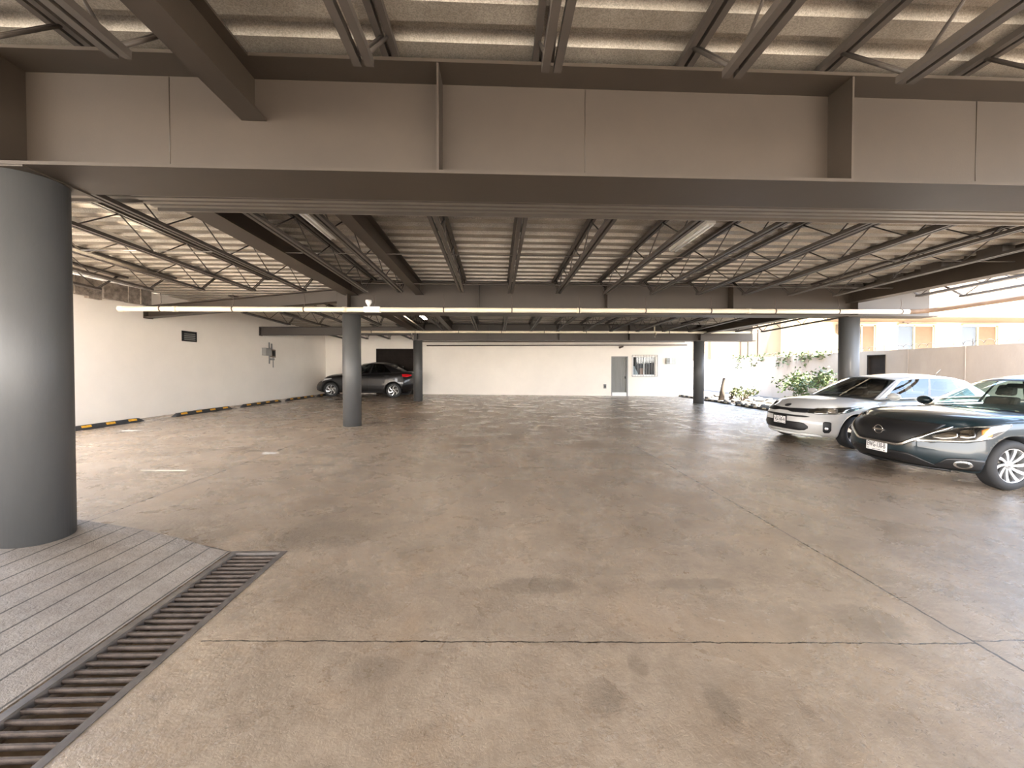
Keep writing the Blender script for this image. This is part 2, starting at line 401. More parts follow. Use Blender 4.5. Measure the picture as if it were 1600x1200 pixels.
main_beam(ROWS[3], 2.81, 3.52, -3.5, 11.3, 'furthest brown-grey steel beam, close in front of the back wall', [-3.33, -.3, 2.7, 5.75, 8.85])
def girder(name, a, c, w, z0a, z1a, z0c, z1c, label, cat='beam', ends=False):
    t = thing(name, (a[0], a[1], z0a), label, cat)
    b = MB(); i_beam(b, a, c, w, z0a, z1a, z0c, z1c, .018, .012); b.build('girder_body', STEEL, t)
    if ends:
        d = (Vector((*c,0)) - Vector((*a,0))).normalized(); b = MB()
        n = Vector((-d.y, d.x, 0)); p = Vector((*a, 0))
        b.hexa([p-n*w/2+Vector((0,0,z0a-.02)), p+d*.02-n*w/2+Vector((0,0,z0a-.02)), p+d*.02+n*w/2+Vector((0,0,z0a-.02)), p+n*w/2+Vector((0,0,z0a-.02)),
                p-n*w/2+Vector((0,0,z1a)), p+d*.02-n*w/2+Vector((0,0,z1a)), p+d*.02+n*w/2+Vector((0,0,z1a)), p+n*w/2+Vector((0,0,z1a))]); b.build('end_plate', STEEL, t)
    return t
XS = -1.88
y1, y2, y3 = ROWS[1], ROWS[2], ROWS[3]
girder('slim_girder', (XS,-2.1), (XS,y1-.012), .19, 3.45, 3.79, 3.45, 3.79, 'slim steel girder overhead running into the nearest deep beam', ends=False)
girder('slim_girder', (XS,y1+.012), (XS,y2-.012), .19, 3.44, 3.79, 3.38, 3.66, 'slim steel girder between nearest and middle beams, right of the near-black wide girder')
girder('slim_girder', (XS,y2+.012), (XS,y3-.012), .19, 3.3, 3.66, 3.2, 3.51, 'slim steel girder between the middle and furthest beams')
girder('column_girder', (-3.55,y1+.012), (-3.55,y2-.012), .34, 3.42, 3.78, 3.36, 3.66, 'near-black wide girder running back to the mid left column')
girder('column_girder', (-3.4,y2+.012), (-3.4,y3-.012), .34, 3.28, 3.66, 3.18, 3.5, 'wide dark girder behind the mid left column')
girder('edge_girder', (9.2,y1+.012), (9.2,y2-.012), .28, 3.26, 3.6, 3.26, 3.6, 'brown steel edge girder along the open right side above the parked cars')
girder('edge_girder', (9.1,y2+.012), (8.9,y3-.012), .28, 3.12, 3.42, 3.1, 3.4, 'steel edge girder beyond the mid right column')
girder('wall_girder', (wlx(10.9)+.02,10.9), (-3.75,9.75), .24, 2.95, 3.26, 3.23, 3.55, 'tilted grey girder from left wall to the mid left column', ends=True)
girder('wall_girder', (wlx(15.4)+.02,15.4), (-3.55,16.3), .26, 2.90, 3.22, 3.02, 3.36, 'dark girder behind the cream pipe from left wall to far left column', ends=True)

b = MB(); b.hexa([(9.40,3.1,3.70),(9.43,3.1,3.70),(9.43,9.85,3.60),(9.40,9.85,3.60),(9.40,3.1,4.0),(9.43,3.1,4.0),(9.43,9.85,3.88),(9.40,9.85,3.88)])
tag(b.build('trim_3', STEEL), kind='structure')
eg = [o for o in COL.objects if o.name == 'edge_girder'][0]
for k in range(7):
    y = 3.7 + k*.95; b = MB(); b.box(9.08,9.32,y,y+.38,3.6,deck_z(y+.38)-.005); b.build('seat_block', JOIST, eg)
def column(x, y, r, top, label, zbase=None):
    z = floor_z(x, y) if zbase is None else zbase
    t = thing('steel_column', (x, y, z), label, 'column', 'round steel columns')
    b = MB(); b.lathe([(0, z-.06), (r, z-.06), (r, top-.012), (0, top-.012)], (x, y, 0), n=48); b.build('shaft', COLM, t)
    b = MB(); b.box(x-r-.012, x+r+.012, y-r-.012, y+r+.012, top-.012, top); b.build('cap_plate', STEEL, t)
    return t
column(-3.58, y1, .218, 2.964, 'thick grey round column standing on the ramp at left edge', floor_z(-3.58,y1)+ramp_z(-3.58)-.02)
column(-3.56, 9.66, .215, 2.905, 'grey round column in front of the black sedan')
column(9.2, 9.66, .215, 2.905, 'grey round column behind the white hatchback')
column(-3.31, 16.45, .19, 2.81, 'grey round column at the tail of the black sedan')
column(8.86, 16.45, .215, 2.81, 'grey round column right of the barred window')

# ------------------------------------------------------------------ open-web joists
def joist_proto(ya, yb, za, zb, dep):
    """origin at x=0; double-tube chords"""
    t = thing('steel_joist', (0, 0, 0), 'x', 'joist')
    L = yb - ya
    def zt(y): return lerp(za, zb, (y-ya)/L)
    b = MB()
    for s in (-1, 1): b.bar((s*.036, ya, zt(ya)+.0235), (s*.036, yb, zt(yb)+.0235), .045, .047)
    b.build('top_chord', JOIST, t, True)
    q0, q1 = ya + .62, yb - .62
    b = MB()
    for s in (-1, 1): b.bar((s*.036, q0, zt(q0)-dep), (s*.036, q1, zt(q1)-dep), .045, .045)
    b.build('bottom_chord', JOIST, t, True)
    b = MB(); n = max(2, round((q1 - q0) / 1.15)); st = (q1 - q0 - .1) / n
    def rod(p, q, r=.010): b.tube([p, q], r, 6)
    for s in (-.022, .022):
        rod((s, q0+.05, zt(q0)-dep), (s, ya+.2, zt(ya)+.01), .012); rod((s, q1-.05, zt(q1)-dep), (s, yb-.2, zt(yb)+.01), .012)
    for i in range(n):
        a = q0 + .05 + i*st; mid = a + st/2; c = a + st
        rod((0, a, zt(a)-dep), (0, mid, zt(mid)+.01)); rod((0, mid, zt(mid)+.01), (0, c, zt(c)-dep))
    b.build('web', JOIST, t, True)
    return t
CX = [-.77 + 1.1*k for k in range(9)]           # between slim girder and edge girder
LX = [-4.3, -5.4, -6.5, -7.6, -8.7]
BAYS = [  # ya, yb, za, zb, depth, name, centre list, left list, right list
 (-2.1, y1-.19, 3.80, 3.80, .50, 'above the camera before the nearest beam', CX[:5], [], []),
 (y1+.19, y2-.19, 3.797, 3.675, .385, 'between the nearest and middle beams', CX, LX, [10.1, 11.2]),
 (y2+.19, y3-.19, 3.667, 3.525, .385, 'between the middle and furthest beams', CX, [], [10.05, 11.15]),
 (11.35, 15.1, 3.64, 3.56, .36, 'between middle and furthest beams', None, LX[:4], []),
 (y3+.19, YB-.02, 3.517, 3.472, .36, 'between the furthest beam and back wall', CX, [], []),
 (16.9, YB-.02, 3.51, 3.472, .34, 'between furthest beam and back wall', None, LX[:4], []),
]
for ya, yb, za, zb, dep, nm, cx, lx, rx in BAYS:
    proto = joist_proto(ya, yb, za, zb, dep); first = True
    spots = [(x, '%s steel joist right of the slim girder, %s' % (ORD[i], nm)) for i, x in enumerate(cx or [])]
    if nm.startswith('above'): spots += [(-2.13, 'steel joist hugging the slim girder on its left, %s' % nm), (-2.92, 'steel joist at upper left corner, %s' % nm)]
    elif cx: spots += [(-2.16, 'steel joist hugging the slim girder on its left, %s' % nm), (-2.93, 'steel joist just right of the wide girder, %s' % nm)]
    spots += [(x, '%s steel joist left of the wide girder, %s' % (ORD[i], nm)) for i, x in enumerate(lx)]
    spots += [(x, ['first','second'][i] + ' bare joist past the right edge girder, %s' % nm) for i, x in enumerate(rx)]
    for x, lab in spots:
        o = proto if first else copy_tree(proto); first = False
        o.location = (x, 0, 0); tag(o, lab, 'joist', 'open web joists ' + nm)
        if x < -5 and ya > 16: pass
# re-base each joist root at its near end
for o in [o for o in COL.objects if o.name.startswith('steel_joist')]:
    ch = kids(o); y0 = min(v.co.y for c in ch for v in c.data.vertices)
    o.location.y = y0; o.location.z = 3.4
    for c in ch: c.location = (0, -y0, -3.4)

# bridging rods tying the bottom chords
def rod_thing(name, pts, r, label, cat, m, n=8):
    b = MB(); b.tube(pts, r, n); return tag(b.build(name, m), label, cat)
rod_thing('bridging_rod', [(-2.9,8.45,3.40),(9.1,8.45,3.40)], .011, 'thin straight rod tying joists together in front of the middle beam', 'rod', JOIST)
rod_thing('bridging_rod', [(-8.9,6.4,3.42),(9.1,6.4,3.42)], .009, 'thin straight rod tying joists half way to the middle beam', 'rod', JOIST)
rod_thing('bridging_rod', [(-2.0,13.2,3.26),(9.0,13.2,3.26)], .010, 'thin straight rod tying joists between middle and furthest beams', 'rod', JOIST)

# ribbed sheet strip laid under the joists just behind the nearest beam
def ribbed_strip(name, x0, x1, ya, yb, za, zb, label):
    b = MB(); n = 6; pr = []
    for i in range(n):
        f = i / n; p = 1 / n
        for df, dz in ((0, 0), (.60*p, 0), (.66*p, .05), (.94*p, .05)): pr.append((lerp(ya, yb, f+df), lerp(za, zb, f+df) + dz))
    pr.append((yb, zb))
    A = [[b.bm.verts.new((x, yy, zz)) for yy, zz in pr] for x in (x0, x1)]
    for i in range(len(pr)-1): b.bm.faces.new([A[0][i], A[0][i+1], A[1][i+1], A[1][i]])
    B = [[b.bm.verts.new((x, yy, zz+.012)) for yy, zz in pr] for x in (x0, x1)]
    for i in range(len(pr)-1): b.bm.faces.new([B[0][i+1], B[0][i], B[1][i], B[1][i+1]])
    b.box(x0, x1, yb, yb+.02, zb-.02, zb+.03)
    return tag(b.build(name, SHEET), label, 'sheet')
ribbed_strip('ribbed_sheet', -3.75, 10.9, 3.9, 4.45, 3.31, 3.30, 'long ribbed metal sheet strip under the joists behind the nearest beam')
ribbed_strip('ribbed_sheet', -5.6, -3.8, 4.02, 4.62, 3.47, 3.46, 'pale ribbed metal sheet strip behind top of the thick left column')

# ------------------------------------------------------------------ pipes
def pipe_run(label, x0, x1, y, z, r, nh, hang_top, slope=0):
    t = thing('drain_pipe', (x0, y, z), label, 'pipe')
    zz = lambda x: z + slope*(x - x0)
    b = MB(); b.tube([(x0,y,zz(x0)),(x1,y,zz(x1))], r, 16); b.build('pipe_body', PVC, t)
    for i in range(nh):
        x = lerp(x0 + .9, x1 - .25, i / (nh-1))
        b = MB(); b.lathe([(r+.001,-.012),(r+.008,-.012),(r+.008,.012),(r+.001,.012)], (x,y,zz(x)), 'x', 16)
        b.tube([(x,y,zz(x)+r),(x,y,zz(x)+r+.05),(x+.02,y+.0,zz(x)+r+.09),(x,y,hang_top)], .006, 6); b.build('pipe_hanger', DARKPIPE, t)
    return t, zz
t, zz = pipe_run('long cream plastic drain pipe hung in front of the middle beam', -8.62, 10.35, 9.2, 2.935, .057, 12, 3.30, .0027)
b = MB(); b.lathe([(.0,-.02),(.068,-.02),(.068,.09),(.058,.10)], (-8.62,9.2,2.935), 'x', 16); b.build('end_cap', PVC, t)
b = MB(); b.tube([(10.3,9.2,zz(10.3)),(10.5,9.17,zz(10.4)),(10.62,9.0,zz(10.4)),(10.66,8.6,zz(10.4)+.0),(10.66,3.6,zz(10.4)+.05)], .057, 14); b.build('pipe_bend', SHADEDPVC, t)
b = MB(); b.tube([(10.66,6.9,zz(10.4)+.07),(10.66,6.84,3.12),(10.66,6.8,3.5)], .03, 10); b.build('vent_branch', SHADEDPVC, t)
for xx in (-7.4, -3.55, 2.0, 6.2):
    b = MB(); b.lathe([(.058,-.05),(.064,-.05),(.064,.05),(.058,.05)], (xx,9.2,zz(xx)), 'x', 16); b.build('pipe_coupling', PVC, t)
pipe_run('thinner cream drain pipe hung in front of the furthest beam', -7.75, 11.1, 15.95, 3.10, .05, 11, 3.35, .003)
rod_thing('wall_pipe', [(-3.6,20.15,2.83),(10.2,20.15,2.9)], .03, 'thin brown pipe along the top of the back wall', 'pipe', DARKPIPE)
rod_thing('wall_pipe', [(-4.2,20.0,3.02),(10.0,20.0,3.06)], .025, 'upper of the two thin brown pipes at the back wall', 'pipe', DARKPIPE)
b = MB(); b.tube([(6.67,15.93,3.40),(6.67,15.93,3.17),(6.72,15.9,3.05),(6.66,15.88,2.93)], .03, 8); tag(b.build('drain_spout', PVC), 'short pipe stub dropping past the furthest beam toward the grey door', 'pipe')
t = thing('junction_fitting', (-3.0, 9.18, 2.99), 'small white lamp fitting on top of the long cream pipe', 'lamp')
b = MB(); b.lathe([(0,3.0),(.025,3.0),(.03,3.04),(.075,3.12),(.07,3.17),(0,3.175)], (-2.99,9.19,0), n=18); b.build('lamp_head', WHITEP, t)
b = MB(); b.box(-3.1,-2.72,9.135,9.265,2.885,3.015); b.build('mount_sleeve', WHITEP, t, bevel=.01)

# fluorescent battens among the joists
TUBE_LIT = mat('lit_tube', (.9,.85,.75), .4)
_b = TUBE_LIT.node_tree.nodes['Principled BSDF']; _b.inputs['Emission Color'].default_value = (1,.84,.62,1); _b.inputs['Emission Strength'].default_value = 16
def batten(p, q, label, lit=False):
    p = Vector(p); q = Vector(q)
    t = thing('tube_light', p, label, 'light', 'tube light battens')
    b = MB(); b.bar(p, q, .13, .05); b.build('housing', LAMPW, t)
    for s in (-.035, .035):
        b = MB(); b.tube([p + Vector((s,.03,-.04)), q + Vector((s,-.03,-.04))], .014, 8); b.build('fluorescent_tube', TUBE_LIT if lit else WHITEP, t)
batten((3.05,5.35,3.62), (3.05,6.55,3.60), 'white tube light batten among joists right of centre')
batten((-6.05,5.3,3.66), (-6.05,7.1,3.62), 'lit cream tube light batten under the bright deck at far left', True)
batten((-2.5,12.6,3.40), (-2.5,13.8,3.38), 'lit tube light batten beyond the middle beam, right of the column', True)
batten((-2.55,5.1,3.62), (-2.55,6.2,3.61), 'tube light batten right of the wide column girder')

# ------------------------------------------------------------------ back wall items
def door_grey():
    t = bpy.data.objects.new('door_1', None); COL.objects.link(t); t.location = (6.65, YB, .16); tag(t, kind='structure')
    b = MB(); pr = []
    n = 12; x0, x1 = 6.24, 7.02
    for i in range(n):
        a = lerp(x0, x1, i/n); w = (x1-x0)/n
        pr += [(a, .06), (a+w*.35, .06), (a+w*.45, .08), (a+w*.9, .08)]
    pr.append((x1, .06))
    A = [[b.bm.verts.new((x, YB+dy, z)) for x, dy in pr] for z in (.36, 2.24)]
    for i in range(len(pr)-1): b.bm.faces.new([A[0][i], A[0][i+1], A[1][i+1], A[1][i]])
    b.build('door_panel', GREYMETAL, t)
    b = MB(); b.box(6.19,6.24,YB-.01,YB+.1,.16,2.3); b.box(7.02,7.10,YB-.01,YB+.1,.16,2.3); b.box(6.19,7.10,YB-.01,YB+.1,2.24,2.3); b.build('door_frame', GREYMETAL, t)
    b = MB(); b.box(6.24,7.02,YB+.0,YB+.1,.16,.36); b.build('kick_plate', WHITEP, t)
    b = MB(); b.box(6.93,6.98,YB+.01,YB+.06,1.1,1.22); b.build('door_handle', BLACKP, t)
door_grey()
def window_barred():
    t = bpy.data.objects.new('window_1', None); COL.objects.link(t); t.location = (8, YB, 1.26); tag(t, kind='structure')
    x0, x1, z0, z1 = 7.36, 8.62, 1.26, 2.31
    b = MB()
    for r in ((x0,x0+.05,z0,z1),(x1-.05,x1,z0,z1),(x0,x1,z0,z0+.05),(x0,x1,z1-.05,z1),((x0+x1)/2-.025,(x0+x1)/2+.025,z0,z1)): b.box(r[0],r[1],YB+.06,YB+.12,r[2],r[3])
    b.build('window_frame', WHITEP, t)
    b = MB(); b.box(x0+.05,x1-.05,YB+.088,YB+.094,z0+.05,z1-.05); b.build('window_pane', GLASSW, t)
    b = MB(); b.box(x0-.05,x1+.05,YB+.24,YB+.28,z0-.1,z1+.1); b.build('dark_blind', CABIN, t)
    b = MB(); g = YB-.10
    for r in ((x0-.07,x0-.045),(x1+.045,x1+.07)): b.box(r[0],r[1],g,g+.02,z0-.06,z1+.06)
    for zz_ in (z0-.06, z1+.04): b.box(x0-.07,x1+.07,g,g+.02,zz_,zz_+.022)
    for i in range(1, 9):
        x = lerp(x0-.05, x1+.05, i/9); b.box(x-.006,x+.006,g,g+.014,z0-.05,z1+.05)
    for xx in (x0-.058, x1+.058):
        for zz_ in (z0, z1): b.box(xx-.01,xx+.01,g,YB,zz_-.01,zz_+.01)
    b.build('security_grille', mat('bar_paint', (.33,.33,.32), .5), t)
window_barred()
PAPER = mat('paper_orange', (.75,.42,.30), .8); 
b = MB(); b.box(7.80,8.03,YB+.13,YB+.14,1.32,1.66); tag(b.build('paper_notice', PAPER), 'small orange and white paper propped inside barred window', 'notice')
b = MB(); b.hexa([(7.43,YB+.14,1.31),(7.72,YB+.14,1.31),(7.72,YB+.2,1.31),(7.43,YB+.2,1.31),(7.43,YB+.14,1.76),(7.5,YB+.14,1.78),(7.5,YB+.2,1.78),(7.43,YB+.2,1.76)]); tag(b.build('folded_cloth', WHITEP), 'white folded cloth at lower left inside the barred window', 'cloth')
t = thing('air_conditioner', (9.42,YB,1.9), 'small grey window air conditioner right of the barred window', 'air conditioner')
b = MB(); b.box(9.16,9.68,YB-.16,YB+.02,1.89,2.22); b.build('casing', mat('ac_grey', (.50,.52,.50), .5), t, bevel=.012)
b = MB(); b.box(9.34,9.42,YB-.168,YB-.16,1.92,2.2); b.build('label_strip', WHITEP, t)
b = MB()
for i in range(6): b.box(9.19,9.32,YB-.166,YB-.16,1.93+i*.045,1.95+i*.045)
b.build('grille', BLACKP, t)
t = thing('switch_box', (5.84,YB,.57), 'small grey outlet box left of the grey door', 'box')
b = MB(); b.box(5.77,5.91,YB-.06,YB,.57,.81); b.build('casing', GREYMETAL, t, bevel=.01)
b = MB(); b.box(5.80,5.88,YB-.066,YB-.06,.62,.74); b.build('cover', BLACKP, t)
t = thing('wall_spotlight', (6.72,YB,2.75), 'tiny dark spotlight above the grey door', 'lamp')
b = MB(); b.tube([(6.78,YB,2.80),(6.78,YB-.1,2.80)], .02, 8); b.build('bracket', DARKPIPE, t)
b = MB(); b.tube([(6.80,YB-.10,2.82),(6.58,YB-.14,2.76)], .05, 10, radii=[.035,.06]); b.build('lamp_head', DARKPIPE, t)
t = bpy.data.objects.new('door_2', None); COL.objects.link(t); t.location = (-5.3, YB, .3); tag(t, kind='structure')
b = MB()
for i in range(14): z = .2 + i*.178; b.box(-6.24,-4.23,YB+.05,YB+.09,z,z+.174)
b.box(-6.24,-4.23,YB+.09,YB+.2,.1,2.68); b.build('shutter', DARKDOOR, t)
b = MB(); b.box(-6.27,-6.23,YB-.01,YB+.1,0.2,2.68); b.box(-4.24,-4.2,YB-.01,YB+.1,0.2,2.68); b.box(-6.27,-4.2,YB-.01,YB+.1,2.64,2.68); b.build('door_frame', DARKDOOR, t)

# left wall items (wall face follows wlx)
def on_left(y, z, out=0): return Vector((wlx(y) + out, y, z))
t = thing('wall_vent', on_left(12.2, 2.42), 'black slatted vent high on the white left wall', 'vent')
b = MB(); 
for (ya_, yb_, za_, zb_) in ((11.95,12.0,2.41,2.72),(12.41,12.46,2.41,2.72),(11.95,12.46,2.41,2.45),(11.95,12.46,2.68,2.72)):
    b.hexa([on_left(ya_,za_),on_left(ya_,za_,.03),on_left(yb_,za_,.03),on_left(yb_,za_),on_left(ya_,zb_),on_left(ya_,zb_,.03),on_left(yb_,zb_,.03),on_left(yb_,zb_)])
b.build('vent_frame', BLACKP, t)
b = MB(); b.hexa([on_left(11.97,2.42,.002),on_left(11.97,2.42,.006),on_left(12.44,2.42,.006),on_left(12.44,2.42,.002),on_left(11.97,2.71,.002),on_left(11.97,2.71,.006),on_left(12.44,2.71,.006),on_left(12.44,2.71,.002)]); b.build('backing', BLACKP, t)
for k in range(4):
    z = 2.465 + k*.057; b = MB(); b.hexa([on_left(11.99,z,.008),on_left(11.99,z-.018,.028),on_left(12.42,z-.018,.028),on_left(12.42,z,.008),on_left(11.99,z+.02,.008),on_left(11.99,z+.002,.028),on_left(12.42,z+.002,.028),on_left(12.42,z+.02,.008)]); b.build('slat', GREYMETAL, t)
t = thing('electric_meter', on_left(15.9, 2.1), 'grey electric meter box with conduit on the left wall', 'meter')
def lbox(y0, y1, z0, z1, d0, d1):
    return [on_left(y0,z0,d0),on_left(y0,z0,d1),on_left(y1,z0,d1),on_left(y1,z0,d0),on_left(y0,z1,d0),on_left(y0,z1,d1),on_left(y1,z1,d1),on_left(y1,z1,d0)]
b = MB(); b.hexa(lbox(15.5,15.85,2.12,2.42,0,.16)); b.build('meter_box', GREYMETAL, t, bevel=.01)
b = MB(); b.hexa(lbox(15.95,16.2,2.06,2.38,0,.10)); b.build('breaker_box', mat('breaker_brown', (.24,.19,.15), .6), t, bevel=.01)
b = MB(); b.hexa(lbox(15.98,16.17,2.12,2.33,.10,.106)); b.build('breaker_cover', BLACKP, t)
b = MB(); b.tube([on_left(15.9,1.80,.03), on_left(15.9,2.66,.03)], .025, 8); b.tube([on_left(16.15,1.65,.02), on_left(16.15,2.1,.02)], .014, 8); b.tube([on_left(16.05,2.36,.03), on_left(16.05,2.62,.03)], .03, 8); b.build('conduit', GREYMETAL, t)
b = MB(); b.hexa(lbox(15.95,16.2,1.95,2.03,0,.05)); b.build('terminal_box', GREYMETAL, t)

# ------------------------------------------------------------------ wheel stops
def wheel_stop(c, ang, L, label, colm, grp):
    """rubber stop: trapezoid bar with inset reflective patches"""
    x, y = c; t = thing('wheel_stop', on_floor(x, y, -.004), label, 'wheel stop', grp, ang)
    ca, sa = math.cos(ang), math.sin(ang)
    def z_at(l): return floor_z(x + ca*l, y + sa*l) - floor_z(x, y)
    def zc(l, w): return floor_z(x + ca*l - sa*w, y + sa*l + ca*w) - floor_z(x, y)
    b = MB(); e = L/2
    rings = []
    for l, h, s in ((-e, .035, .9), (-e+.12, .10, 1), (e-.12, .10, 1), (e, .035, .9)):
        rings.append([b.bm.verts.new((l, w*s, zc(l, w) + hh*h/.10)) for w, hh in ((-.075,0),(-.062,.045),(-.035,.10),(.035,.10),(.062,.045),(.075,0))])
    for A, B in zip(rings, rings[1:]):
        for k in range(5): b.bm.faces.new([A[k], A[k+1], B[k+1], B[k]])
        b.bm.faces.new([A[5], A[0], B[0], B[5]])
    b.bm.faces.new(rings[0][::-1]); b.bm.faces.new(rings[-1])
    b.build('stop_body', RUBBER, t, True)
    for s in (-1, 1):
        for k in range(4):
            l0 = -e + .19 + k*(L-.38-.2)/3; b = MB(); l1 = l0 + .2
            p = []
            for w, hh in ((.060,.050),(.037,.096)):
                for l in (l0, l1): p.append((l, s*(w+.004), zc(l, s*w) + hh))
            q = [(a[0], a[1]-s*.012, a[2]-.006) for a in p]
            b.hexa([p[0], p[1], p[3], p[2], q[0], q[1], q[3], q[2]])
            b.build('reflector', colm, t, True)
    for l in (-e*.6, e*.6):
        b = MB(); b.lathe([(.0,.101),(.014,.101),(.014,.094)], (l,0,z_at(l)), n=10); b.build('anchor_bolt', GREYMETAL, t, True)
al = math.atan(1/.0665)
for i, (y, lab) in enumerate(((9.15,'black and amber rubber wheel stop nearest the camera by the left wall'), (12.05,'black and amber wheel stop, second from the thick column along left wall'),
        (14.55,'black and amber wheel stop along left wall below the electric meter'), (16.95,'wheel stop along left wall nearest the nose of the black sedan'), (19.2,'wheel stop by the left wall beyond the front wheel of the black sedan'))):
    wheel_stop((wlx(y) + .50 + .06*i, y), al, 2.1, lab, YELLOW, 'wheel stops along the left wall')
YPALE = mat('faded_reflector', (.62,.55,.40), .6)
for y, lab in ((19.6,'wheel stop by the border bed at the corner of the back wall'),(16.95,'faded wheel stop beside the border bed right of far right column'),(14.55,'faded wheel stop in front of white rocks, close to the white hatchback')):
    wheel_stop((9.98, y), PI/2 + .02, 2.0, lab, YPALE, 'wheel stops along the border bed')

# ------------------------------------------------------------------ drain grate
t = thing('drain_grate', on_floor(-1.9, 1.0, -.05), 'long rusty steel drain grate in the floor beside the ramp', 'drain grate')
b = MB(); y0, y1_ = .4, DY1-.005
for x in (DX0+.022, DX1-.022):
    b.bar(on_floor(x, y0, -.018), on_floor(x, y1_, -.018), .042, .045)
b.bar(on_floor(DX0, y1_-.015, -.018), on_floor(DX1, y1_-.015, -.018), .03, .045)
b.build('grate_frame', mat('grey_iron', (.10,.085,.075), .5, noise=.35, nscale=12), t)
n = 50
for i in range(n):
    y = lerp(y0+.05, y1_-.07, i/(n-1)); b = MB()
    b.bar(on_floor(DX0+.045, y, -.018), on_floor(DX1-.045, y, -.018), .011, .022); b.build('grate_bar', IRON, t)
SILT = mat('pale_silt', (.42,.34,.25), .9, noise=.4, nscale=6)
b = MB(); pts = 30
for s in (0,):
    A = []; 
    for i in range(pts):
        y = lerp(.4, 2.6, i/(pts-1)); w = .08 + .10*abs(math.sin(i*1.7)) 
        A.append((b.bm.verts.new(on_floor(DX0+.01,y,-.12)), b.bm.verts.new(on_floor(DX0+.01+w,y,-.212))))
    for p, q in zip(A, A[1:]): b.bm.faces.new([p[0], p[1], q[1], q[0]])
tag(b.build('silt', SILT), 'pale silt settled inside the drain under the grate bars', 'silt', kind='stuff')

# paint marks on the concrete
PAINT = mat('spilt_white_paint', (.62,.58,.52), .7)
def splat(c, rx, ry, seed, label, m=PAINT):
    random.seed(seed); b = MB(); n = 26; v = []
    for k in range(n):
        a = 2*PI*k/n; r = random.uniform(.55, 1.1); v.append(b.bm.verts.new(on_floor(c[0]+rx*r*math.cos(a), c[1]+ry*r*math.sin(a), .003)))
    b.bm.faces.new(v); return tag(b.build('paint_splash', m), label, 'paint mark')
splat((-3.80,6.62), .16, .10, 3, 'white paint splash on the left floor joint')
splat((-8.05,8.75), .30, .10, 5, 'pale smear on the floor in front of the nearest wheel stop')
b = MB(); b.poly([on_floor(-4.94,5.52,.003), on_floor(-4.32,5.50,.003), on_floor(-4.32,5.56,.003), on_floor(-4.94,5.55,.003)])
tag(b.build('paint_line', mat('cream_line_paint', (.75,.70,.55), .6)), 'short cream painted dash on the floor left of the joint', 'paint mark')

# ------------------------------------------------------------------ right boundary wall and what is beyond
BW = mat('boundary_plaster', (0.3538,0.3007,0.2548), .9, noise=.09, nscale=1.6, bump=.2, bscale=30, stretch=(1,1,.4))
GY0, GY1 = 13.25, 13.92
b = MB()
b.box(14,14.2,-10,GY0,-.4,2.25); b.box(14,14.2,GY1,45,-.4,2.25); b.box(14,14.2,GY0,GY1,2.1,2.25)
bmesh.ops.remove_doubles(b.bm, verts=b.bm.verts, dist=1e-4)
tag(b.build('wall_right', BW), kind='structure')
for y in (5.6, 9.3, 10.9, 12.5):
    b = MB(); b.box(13.985,14.0,y-.012,y+.012,0,2.25); tag(b.build('trim_2', BW), kind='structure')
t = bpy.data.objects.new('door_3', None); COL.objects.link(t); t.location = (14, 13.6, 0); tag(t, kind='structure')
b = MB(); b.box(14.05,14.09,GY0,GY1,-.1,2.1); b.build('gate_panel', DARKDOOR, t)
b = MB(); b.box(13.98,14.05,GY0,GY0+.04,-.1,2.1); b.box(13.98,14.05,GY1-.04,GY1,-.1,2.1); b.box(13.98,14.05,GY0,GY1,2.06,2.1); b.build('door_frame', DARKDOOR, t)
# coiled security wire on the wall top
b = MB(); p = []
for i in range(0, 1500):
    a = i * .5; y = 3 + i*.0195
    p.append((14.1 + .06*math.cos(a), y, 2.36 + .06*math.sin(a)))
b.tube(p, .007, 4)
for k in range(12): b.bar((14.1,3+k*2.6,2.25),(14.1,3+k*2.6,2.46),.012,.012)
tag(b.build('security_wire', mat('rusty_wire', (0.0325,0.025,0.02), .6)), 'coiled security wire along the top of right boundary wall', 'wire')

HW = mat('cream_stucco', (.36,.30,.20), .9, noise=.05, nscale=1)
HT = mat('tan_stucco', (0.12,0.09,0.06), .9, noise=.08, nscale=1)
HB = mat('house_brown', (0.077,0.056,0.0406), .9, noise=.08, nscale=2)
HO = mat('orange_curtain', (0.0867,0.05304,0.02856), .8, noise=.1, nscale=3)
HG = mat('pale_curtain', (0.04972,0.05072,0.0547), .8, noise=.3, nscale=5, stretch=(6,1,1))
t = thing('neighbour_house', (30,26,-.4), 'bright cream two-storey house beyond the right boundary wall', 'house')
wins = [(24.9,26.75), (28.35,31.1), (33.1,35.85)]
hs = [(a, c, 2.6, 4.75) for a, c in wins]
xs = sorted({20.6, 46} | {h[0] for h in hs} | {h[1] for h in hs}); b = MB()
for a, c in zip(xs, xs[1:]):
    hit = [h for h in hs if h[0] < (a+c)/2 < h[1]]
    if hit: b.box(a,c,26,26.3,-.4,2.6); b.box(a,c,26,26.3,4.75,5.0)
    else: b.box(a,c,26,26.3,-.4,5.0)
b.box(20.6,46,26.3,32,-.4,5.0); b.build('house_wall', HW, t)
b = MB(); b.box(22.6,46,23.6,33,5.0,8.6); b.build('upper_storey', HW, t)
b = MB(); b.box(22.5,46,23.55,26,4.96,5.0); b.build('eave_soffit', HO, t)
b = MB(); b.box(20.6,22.6,25.3,33,5.0,6.2); b.build('upper_corner', HW, t)
